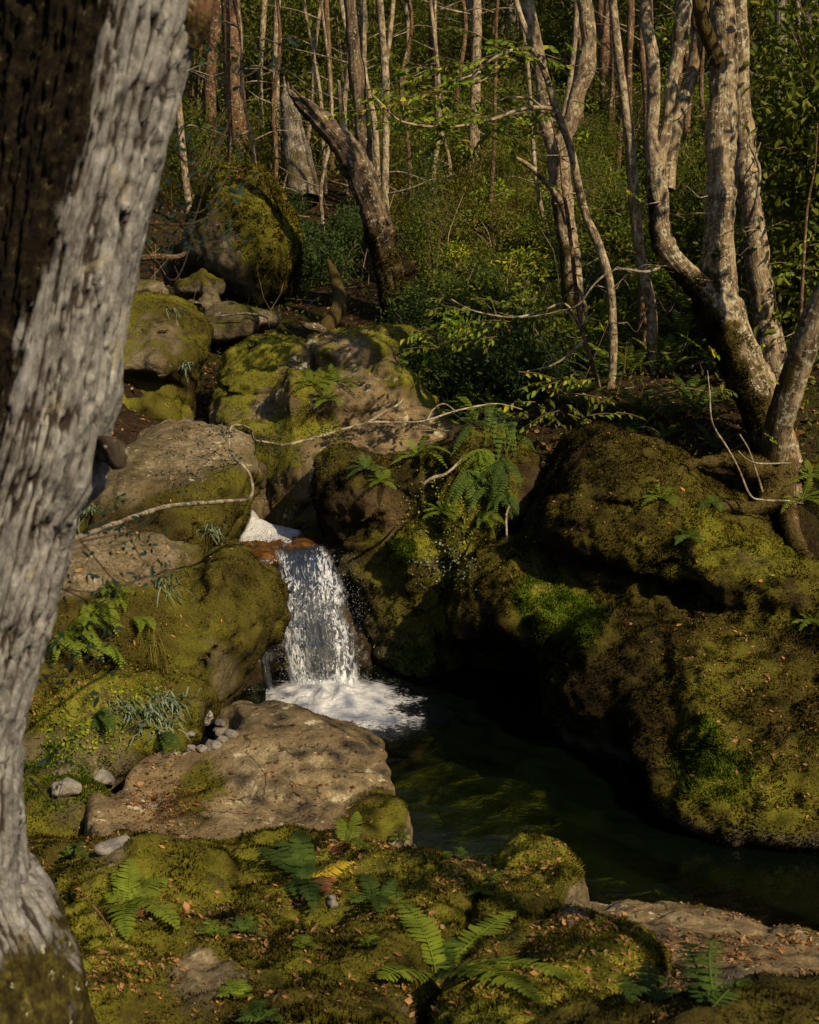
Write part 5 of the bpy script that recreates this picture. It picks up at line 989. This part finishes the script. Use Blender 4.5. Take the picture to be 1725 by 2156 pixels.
# the drooping ferns on the wall
for i, (x, y, n_, L, lb) in enumerate([(990, 890, 7, 70, 'dark fern topping the left of the hanging clump'), (1035, 885, 8, 75, 'dark fern topping the middle of the hanging clump'), (1080, 915, 7, 75, 'dark fern on the right shoulder of the hanging clump'), (1015, 945, 9, 95, 'long drooping fern in the heart of the hanging clump'), (1060, 965, 8, 95, 'long drooping fern right of the clump heart'),
                                         (985, 990, 8, 90, 'drooping fern hanging lowest on the left of the clump'), (1040, 1020, 7, 75, 'drooping fern in the lower middle of the clump'), (1070, 1040, 6, 60, 'short drooping fern at the lower right of the clump'), (1025, 1075, 5, 55, 'bright short fern at the very bottom of the hanging clump')]):
    fern_px('fern', lb, x, y, 10.6, [(x + L * RND.uniform(-.75, .75), y + L * RND.uniform(-.15 if i < 3 else .35, 1.15), RND.uniform(-.3, -.05)) for k in range(n_)], FERN_G if i in (3, 8) else FERN_D, .095, 18, .22, droop=.3, tint=RND.uniform(.3, .75))
for i, (x, y, d, lb, up) in enumerate([(1000, 850, 11.2, 'upright bright fern above the drooping clump', 60), (965, 870, 11.2, 'bright fern left of the upright one', 50), (1040, 860, 11.3, 'green fern on the ledge edge right of the upright one', 55), (880, 955, 10.7, 'bright fern on the rock edge left of the drooping clump', 55), (885, 770, 13.2, 'fern at the right end of the mossy ledge', 45), (915, 790, 13, 'second fern at the ledge end', 40),
                                       (660, 805, 12.9, 'bright little fern on the tan ledge', 42), (712, 800, 12.9, 'upright little fern next to the ledge crack', 45), (690, 840, 12.5, 'low fern below the upright ledge fern', 38), (770, 985, 10.9, 'fern hanging in the rock recess right of the cascade', 36), (930, 1075, 10.4, 'small fern in bright moss below the curved stick', 34), (805, 1010, 10.9, 'small fern beside the recess', 30),
                                       (1395, 1045, 8.9, 'small bright fern on top of the huge mossy boulder', 38), (1450, 1130, 8.7, 'little fern on the face of the huge mossy boulder', 30), (1500, 1060, 9, 'little plant right of the boulder fern', 26), (1690, 1050, 9.5, 'leafy fern below the forked tree roots at the right edge', 55), (1710, 1000, 9.6, 'leafy fern at the right picture edge', 60), (1715, 1310, 8.9, 'small fern at the right edge of the mossy bank', 40)]):
    fern_px('fern', lb, x, y, d, [(x + up * 1.1 * math.cos(a) * RND.uniform(.7, 1.2), y - up * math.sin(a) * RND.uniform(.6, 1.1) + 6, .25 * math.sin(a) - .15) for a in np.linspace(-.5, 3.6, 8)], FERN_G if i not in (9, 13, 14) else FERN_D, .09, 16, .2)
# ferns on the left boulder
for i, (x, y, d, n_, L, lb) in enumerate([(190, 1270, 8.75, 7, 75, 'bright fern high on the bank boulder beside the trunk'), (165, 1300, 8.65, 8, 105, 'large bright drooping fern below it'), (200, 1350, 8.55, 8, 105, 'lowest large drooping fern on the bank boulder'), (130, 1330, 8.6, 6, 75, 'fern half hidden by the grey trunk'), (255, 1245, 8.8, 5, 45, 'small hanging fern at the top of the bank boulder'), (290, 1300, 8.6, 6, 40, 'small hanging fern in the middle of the bank boulder'), (225, 1225, 8.95, 6, 50, 'yellow green fern under the bare patch of the boulder'),
                                          (215, 1495, 8.0, 9, 60, 'dark fern rosette among herbs behind the slab'), (345, 1545, 7.95, 6, 50, 'dark fern hanging above the slab hollow')]):
    fern_px('fern', lb, x, y, d, [(x + L * RND.uniform(-.35, .95), y + L * RND.uniform(.1, 1.0), RND.uniform(-.3, -.02)) for k in range(n_)], FERN_G if i < 7 else FERN_D, .10 if L > 60 else .075, 18, .22, droop=.25, tint=RND.uniform(.55, .95) if i < 7 else .5)
# strap leaved herbs
def herb(name, label, x, y, d, n, L, w, mat, cat='plant', spread=.06, up=.6, hang=.0):
    b = hit(x, y, d)[0]; r = empty(name, b, label, cat); C = b + rng.normal(0, 1, (n, 3)) * [spread, spread, spread * .3]; D = rng.normal(size=(n, 3)) + [.1, -.3, up]; D /= np.linalg.norm(D, axis=1, keepdims=True)
    l = (L * rng.uniform(.6, 1.3, n))[:, None]; Sd = np.cross(D, [0, 0, 1.]); Sd /= np.linalg.norm(Sd, axis=1, keepdims=True) + 1e-9; g_ = np.array([0, 0, -1.])
    m1 = C + D * l * .5 + g_ * l * hang * .2; m2 = C + D * l * .95 + g_ * l * (.25 + hang); h = w * .5
    V = np.stack([C - Sd * h * .5, C + Sd * h * .5, m1 - Sd * h, m1 + Sd * h, m2, m2 + Sd * h * .1], 1).reshape(-1, 3); k = np.arange(n)[:, None] * 6
    F = np.concatenate([k + [0, 2, 3, 1], k + [2, 4, 5, 3]]); obj('foliage', mk('foliage', V, F, {'tint': np.repeat(rng.uniform(.1, .9, n), 6)}), mat, r); return r
for x, y, d, n_, L, lb in [(345, 1475, 8.15, 110, .13, 'silvery strap leaved herb clump against the bank boulder'), (300, 1505, 8.05, 90, .12, 'silvery herb clump above the slab hollow'), (330, 1520, 7.95, 80, .11, 'grey green herb clump at the hollow rim'), (265, 1485, 8.1, 70, .11, 'thin silvery herb clump in the yellow moss'), (440, 1115, 9.9, 60, .12, 'grey green herb hanging on the high boulder'), (190, 1075, 10.6, 70, .14, 'grey herb tuft on the high boulder by the trunk'),
                           (345, 1235, 8.7, 50, .14, 'upright grey herb growing from the bank boulder'), (390, 770, 14.2, 60, .13, 'grey green herb on the upstream boulder'), (360, 655, 15.6, 40, .13, 'small herb on top of the upstream boulder')]:
    herb('herb_clump', lb, x, y, d, n_, L, .012, LEAF_S, hang=.3)
herb('grass_tuft', 'dry yellow grass tuft hanging on the bank boulder', 318, 1335, 8.55, 45, .24, .004, LEAF_O, 'grass', .03, .3, .9)
for x, y, d, lb in [(940, 1185, 10.35, 'pale leafy mat of tiny herbs on the fern wall'), (960, 1080, 10.35, 'bright tiny leaved herb mat beside the drooping ferns'), (905, 1060, 10.45, 'small leaved herb mat left of the ferns'), (225, 1530, 8, 'lime tiny leaved herb mat in the left bank'), (300, 1470, 8.2, 'lime herb mat against the bank boulder'), (150, 1560, 7.9, 'yellow green herb mat beside the trunk')]:
    b = hit(x, y, d)[0]; r = empty('herb_mat', b, lb, 'plant'); n_ = 420; C = np.array([hit(x + RND.gauss(0, 34), y + RND.gauss(0, 34), d)[0] for _ in range(n_)]) + rng.normal(0, .01, (n_, 3)); D = rng.normal(size=(n_, 3)) + [0, -.8, .3]
    V, F = leaves(C, D, .022, .7, np.array([0, -.7, .7]), .4); obj('foliage', mk('foliage', V, F, {'tint': np.repeat(rng.uniform(.2, .9, n_), 6)}), LEAF_S if y == 1185 else LEAF_L, r)

# ------------------------------------------------------------------ leafy sprays of the saplings
def leafy(parent, x0, y0, d0, x1, y1, d1, n, size, mat, sag=.06, tw_t=.35):
    a, b = P(x0, y0, d0), P(x1, y1, d1); L = np.linalg.norm(b - a); mid = (a + b) / 2 + [0, 0, sag * L]
    t = np.linspace(.12, 1, n); c = a * ((1 - t) ** 2)[:, None] + 2 * mid * (t * (1 - t))[:, None] + b * (t ** 2)[:, None]; T = (b - a) / L; Sd = np.cross(T, [0, 0, 1.]); Sd /= np.linalg.norm(Sd)
    sg = np.where(np.arange(n) % 2, 1., -1.)[:, None]; D = T * .55 + sg * Sd * .9 + rng.normal(0, .25, (n, 3)) + [0, 0, -.35]
    V, F = leaves(c + rng.normal(0, .006, (n, 3)), D, size, .46, sd=.5); tt = np.clip(rng.normal(.45, .2, n), .02, .9); tt[rng.random(n) < .05] = 1.
    o = obj('foliage', mk('foliage', V, F, {'tint': np.repeat(tt, 6)}), mat, parent)
    m = MB(); twig(m, [[*a, .006], [*mid, .004], [*b, .0015]], 4, .08, tw_t); obj('twig', m.mesh('twig'), TWIG, parent); return o
for k in range(74):   # bright leaves hanging in front of the slope
    x = RND.uniform(860, 1180); y = np.interp(x, [860, 1000, 1180], [255, 170, 190]) + RND.uniform(-90, 120); d = RND.uniform(11.7, 12.6)
    leafy(T2, x, y, d, x + RND.uniform(-110, 60), y + RND.uniform(-35, 60), d + RND.uniform(-.3, .3), RND.randint(9, 15), .075, LEAF_L if k % 3 else LEAF_M)
for k in range(26):
    x = RND.uniform(760, 960); y = RND.uniform(190, 300); d = RND.uniform(12, 13.5); leafy(T2, x, y, d, x + RND.uniform(-100, 60), y + RND.uniform(-30, 40), d, 10, .07, LEAF_L)
for k in range(22):
    x = RND.uniform(900, 1130); y = RND.uniform(630, 740); d = RND.uniform(11.2, 11.9); leafy(T2b, x, y, d, x + RND.uniform(-100, 20), y + RND.uniform(-30, 30), d, 12, .068, LEAF_L if k % 2 else LEAF_M)
for k in range(24):
    x = RND.uniform(1080, 1300); y = RND.uniform(780, 890); d = RND.uniform(11, 11.6); leafy(T2b, x, y, d, x + RND.uniform(-80, 80), y + RND.uniform(-20, 40), d, 11, .068, LEAF_L if k % 2 else LEAF_M)
for k in range(9):
    x = RND.uniform(1180, 1320); y = RND.uniform(60, 480); d = RND.uniform(12.5, 13.5); leafy(T1, x, y, d, x + RND.uniform(-60, 60), y + RND.uniform(-20, 30), d, 10, .06, LEAF_L)
for k in range(8):
    x = RND.uniform(1600, 1720); y = RND.uniform(480, 620); d = RND.uniform(10.8, 11.5); leafy(T5, x, y, d, x + RND.uniform(-60, 70), y + RND.uniform(-20, 40), d, 10, .06, LEAF_L)
for k in range(7):
    x = RND.uniform(1480, 1620); y = RND.uniform(700, 1060); d = RND.uniform(9.8, 10.2); leafy(T4, x, y, d, x + RND.uniform(-30, 30), y + RND.uniform(-10, 20), d, 6, .045, LEAF_L)

# ------------------------------------------------------------------ undergrowth on the slope
def bush_me(seed, n, size, r, clumps, mat, wr=.42, drop=-.1):
    V, F, t = cloud((0, 0, r[2] * .75), r, n, size, clumps, wr, .26, drop); me = mk('foliage', V, F, {'tint': t}); me.materials.append(mat)
    m = MB()
    for k in range(9):
        a = rng.uniform(0, 6.3); e = np.array([math.cos(a) * r[0] * .7, math.sin(a) * r[1] * .7, r[2] * rng.uniform(.8, 1.6)]); md = e * [.35, .35, .6]
        twig(m, [[0, 0, -.1, .014], [*md, .009], [*e, .002]], 4, .2, float(rng.uniform(.2, .7)))
    sm = m.mesh('stem'); sm.materials.append(TWIG); return me, sm
KIND = {'dark': [bush_me(i, 1500, .068, (.55, .5, .45), 18, LEAF_D) for i in range(3)], 'mid': [bush_me(i, 1200, .088, (.5, .5, .5), 18, LEAF_M) for i in range(3)], 'lime': [bush_me(i, 650, .11, (.5, .5, .55), 14, LEAF_L) for i in range(3)],
        'olive': [bush_me(i, 2000, .055, (.5, .5, .5), 24, LEAF_O, .24, .3) for i in range(2)], 'tall': [bush_me(i, 2200, .065, (.55, .5, 1.1), 26, LEAF_M if i else LEAF_D) for i in range(3)], 'fine': [bush_me(i, 2400, .042, (.5, .5, .65), 26, LEAF_M, .34) for i in range(2)]}
LB = {'dark': 'low dark green shrub', 'mid': 'mid green leafy shrub', 'olive': 'olive gold wiry shrub', 'lime': 'bright lime leaved shrub', 'tall': 'tall dark evergreen shrub', 'fine': 'fine leaved green shrub'}
def zone(x, d):
    z = ('above the leaning boulder' if x < 600 else 'round the broken leaning tree' if x < 860 else 'left of the slim pale tree' if x < 1130 else 'round the saplings' if x < 1370 else 'behind the forked tree')
    return z + (' high up the slope' if d > 27 else '')
def bush(kind, x, d, s, dz=0.):
    X = P(x, 300, d)[0]; me, sm = RND.choice(KIND[kind]); r = empty('shrub', (X, d, gz(X, d) + dz), LB[kind] + ' ' + zone(x, d), 'shrub', f'{kind} shrubs {zone(x, d)}')
    r.rotation_euler = (0, 0, RND.uniform(0, 6.28)); r.scale = (s, s, s * RND.uniform(.8, 1.2))
    for nm, q in (('foliage', me), ('stem', sm)):
        o = bpy.data.objects.new(nm, q); COL.objects.link(o); o.parent = r
for k in range(34): bush('dark', RND.uniform(860, 1330), RND.uniform(12.6, 17), RND.uniform(.45, .8))
for k in range(26): bush('mid', RND.uniform(880, 1720), RND.uniform(13, 19), RND.uniform(.45, .8))
for k in range(52): bush('olive', RND.uniform(780, 1100), RND.uniform(18, 25), RND.uniform(.6, 1.1))
for k in range(20): bush('olive', RND.uniform(330, 600), RND.uniform(19.8, 25), RND.uniform(.5, .9))
for k in range(16): bush('dark', RND.uniform(600, 860), RND.uniform(18.5, 22), RND.uniform(.5, .9))
for k in range(44): bush('tall', RND.uniform(380, 1725), RND.uniform(24, 38), RND.uniform(1.0, 1.7))
for k in range(80): bush('fine', RND.uniform(380, 1725), RND.uniform(21, 34), RND.uniform(.8, 1.6))
for k in range(18): bush('mid', RND.uniform(1250, 1725), RND.uniform(15, 22), RND.uniform(.6, 1.0))
for k in range(26): bush('tall', RND.uniform(880, 1725), RND.uniform(16.5, 23), RND.uniform(.5, .85))
for k in range(7): bush('tall', RND.uniform(1770, 1960), RND.uniform(11.5, 15), RND.uniform(1.3, 1.8))  # added out of view to cover the sky mirrored in the pool
for k in range(34): bush('lime', RND.choice([RND.uniform(860, 1180), RND.uniform(1180, 1725)]), RND.uniform(13.5, 22), RND.uniform(.35, .75))
for k in range(20): bush('lime', RND.uniform(700, 1725), RND.uniform(22, 30), RND.uniform(.7, 1.2))
SL = {0: 'bright fern on the lit ground behind the saplings', 1: 'dark fern in the shaded undergrowth behind the ledge', 2: 'browning fern in the undergrowth'}
for k in range(90):
    x = RND.uniform(1230, 1730); d = RND.uniform(12.6, 17); X = P(x, 500, d)[0]; fern_auto('bright broad leaved fern ' + zone(x, d), (X, d, gz(X, d) + .03), 7, RND.uniform(.3, .5), FERN_G, .32, 11, .55, group='bright ferns ' + zone(x, d), pw=1.0)
for k in range(44):
    x = RND.uniform(860, 1330); d = RND.uniform(11.9, 15.5); X = P(x, 700, d)[0]; fern_auto('dark fern in the shade ' + zone(x, d), (X, d, gz(X, d) + .03), 7, RND.uniform(.28, .45), FERN_D, .3, 12, .5, group='dark ferns ' + zone(x, d), brown=1 if k % 4 == 0 else 0)
for k in range(16):
    x = RND.uniform(1300, 1640); d = RND.uniform(10.9, 12); X = P(x, 850, d)[0]; fern_auto('dark fern in the shade ' + zone(x, d), (X, d, gz(X, d) + .05), 6, RND.uniform(.25, .4), FERN_D, .3, 12, .5, group='dark ferns ' + zone(x, d), brown=k % 2)
# fallen sticks, dead stalks and leaves covering the slope: beyond counting
m = MB()
for k in range(650):
    d = RND.uniform(11.5, 30); x = RND.uniform(250, 1740) if d > 17 else RND.uniform(880, 1740); X = P(x, 400, d)[0]; z = gz(X, d); L = RND.uniform(.25, .9); a = RND.uniform(0, 6.28); st = RND.random() < .6
    e = np.array([math.cos(a) * L * (.4 if st else 1), math.sin(a) * L * (.4 if st else 1), L * (RND.uniform(.5, 1.2) if st else .1)]); b = np.array([X, d, z])
    r = RND.uniform(.002, .005) * (1 + d / 25); twig(m, [[*b, r], [*(b + e * .5 + rng.normal(0, .05, 3)), r * .8], [*(b + e), r * .3]], 3, .5, RND.uniform(.25, .95))
tag(obj('dead_stalks', m.mesh('dead_stalks'), TWIG), 'tangle of dead stalks and twigs over the forest slope', 'twigs', kind='stuff')
wG = ((GV[:, 1] > 10.5) & (GV[:, 1] < 36) & (np.abs(GV[:, 0]) < GV[:, 1] * .34 + .5)).astype(float) / np.maximum(GV[:, 1], 8) ** 1.5
r = faces_pick(GR, 26000, wG); V, F, t = flecks(r[0], r[1], .055, .026, .42)
tag(obj('leaf_litter', mk('leaf_litter', V, F, {'tint': t}, smooth=False), LITTER), 'brown leaf litter over the forest floor', 'leaf litter', kind='stuff')
r = faces_pick(GR, 30000, wG * (fbm(GV, .7, 3, 8.) > -.1)); D = r[1] * .7 + .8 * rng.normal(size=r[1].shape); V, F = leaves(r[0] + [0, 0, .03] + rng.uniform(0, .12, (30000, 1)) * [0, 0, 1], D, .05, .4)
tag(obj('ground_cover', mk('ground_cover', V, F, {'tint': np.repeat(rng.uniform(0, .8, 30000), 6)}), LEAF_M), 'low green ground cover between the slope shrubs', 'ground cover', kind='stuff')

# ------------------------------------------------------------------ moss shoots and fallen leaves on the rocks
for key, n_, ln, wd, thr in [('M1', 125000, .0175, .006, .42), ('M2', 66000, .017, .0056, .42), ('L', 36000, .018, .007, .5), ('RB', 150000, .021, .010, .5), ('t4', 16000, .022, .009, .5), ('t4b', 8000, .022, .009, .5), ('t4c', 3500, .02, .009, .5), ('t4d', 3500, .02, .009, .5), ('t4e', 2500, .02, .009, .5), ('t7', 9000, .03, .014, .5), ('N', 26000, .010, .0045, .5), ('A', 40000, .014, .008, .6), ('B', 22000, .014, .009, .6), ('D', 28000, .018, .010, .55), ('E', 48000, .018, .010, .5), ('C', 16000, .016, .011, .6), ('H', 14000, .034, .022, .55), ('slab', 9000, .010, .005, .5), ('O', 22000, .014, .006, .5)]:
    moss_on(key, n_, ln, wd, thr)
moss_on('RB', 26000, .022, .010, .2, extra=lambda V, N: sstep(.25, .7, near_px(V, 1140, 1265, 9.2, .22) + near_px(V, 1215, 1300, 9.0, .22) + .25 * fbm(V, 6, 3)), name='lush_moss', mat=MOSS_LUSH)
moss_on('RB', 14000, .022, .010, .2, extra=lambda V, N: sstep(.3, .8, near_px(V, 1480, 1540, 8.1, .10) + near_px(V, 1460, 1620, 7.9, .14) + near_px(V, 1530, 1640, 7.9, .16) + .3 * fbm(V, 6, 3)), name='lush_moss', mat=MOSS_LUSH)
moss_on('L', 16000, .016, .007, .2, extra=lambda V, N: sstep(.3, .8, near_px(V, 110, 1640, 7.8, .28) + near_px(V, 190, 1600, 7.9, .2) + .3 * fbm(V, 6, 3)), name='lush_moss', mat=MOSS_LUSH)
moss_on('E', 9000, .018, .010, .2, extra=lambda V, N: sstep(.3, .8, near_px(V, 880, 1400, 10.4, .16) + near_px(V, 840, 1160, 10.6, .14) + .3 * fbm(V, 6, 3)), name='lush_moss', mat=MOSS_LUSH)
upw = lambda V, N, m: np.clip(N[:, 2], 0, 1) ** 2 * (.06 + sstep(-.05, .45, fbm(V, 3.2, 3, 6.)))
litter_on('M1', 5600, .018, .010, upw, .72); litter_on('M2', 2000, .018, .010, upw, .72); litter_on('N', 3600, .019, .010, upw, .62)
litter_on('slab', 1500, .02, .010, lambda V, N, m: np.clip(N[:, 2], 0, 1) * (2.2 * near_px(V, 340, 1680, 7.3, .17) + .05 + .25 * near_px(V, 640, 1660, 7.4, .3)), .42)
litter_on('RB', 1500, .022, .011, lambda V, N, m: np.clip(N[:, 2], 0, 1) * (sstep(.0, .4, fbm(V, 2.5, 3, 6.)) * .35 + 1.3 * near_px(V, 1690, 1620, 8, .35) + .9 * near_px(V, 1500, 1370, 8.6, .3) + .4 * near_px(V, 1120, 1200, 9.4, .2)), .60)
litter_on('D', 500, .026, .013, upw, .7); litter_on('A', 260, .022, .011, lambda V, N, m: np.clip(N[:, 2], 0, 1) ** 2 + 3 * near_px(V, 300, 1360, 8.6, .12), .75); litter_on('L', 500, .022, .011, upw, .6); litter_on('O', 300, .016, .009, upw, .6); litter_on('B', 200, .022, .012, upw, .6); litter_on('C', 200, .026, .014, upw, .6); litter_on('H', 500, .05, .02, lambda V, N, m: np.clip(N[:, 2], 0, 1), .4)

# ------------------------------------------------------------------ unseen trees: near bank crowns shade the gorge, far right ones are added to block mirrored sky
def shade_tree(x, y, H, r, n, lb, size=.16):
    z = gz(x, y); z = max(z, -.2); t_ = empty('unseen_tree', (x, y, z), lb, 'tree')
    limb('trunk', [[x, y, z - .3, .2], [x + .1, y, z + H * .4, .15], [x - .1, y + .1, z + H * .8, .09], [x, y, z + H, .03]], t_, BARK_GREY, 12, .2, .1)
    crown(t_, (x, y, z + H * .85), r, n, size, LEAF_M, clumps=40); return t_

shade_tree(4.4, 3.4, 6.6, (1.5, 1.5, 1.1), 950, 'leafy tree on the near bank beyond the right edge of the picture', .12)
shade_tree(4.2, .6, 5.0, (1.1, 1.1, .8), 420, 'smaller leafy tree on the near bank behind the viewer', .12)
shade_tree(6.9, 20, 11, (2.2, 2.0, 2.6), 900, 'added unseen tree beyond the right edge behind the lichen tree', .2)  # unseen, added to keep bright sky out of the pool's reflection
shade_tree(9.3, 26, 12, (2.4, 2.2, 3.0), 900, 'added unseen tree far beyond the right edge of the picture', .2)  # second unseen tree added against the sky reflection on the water
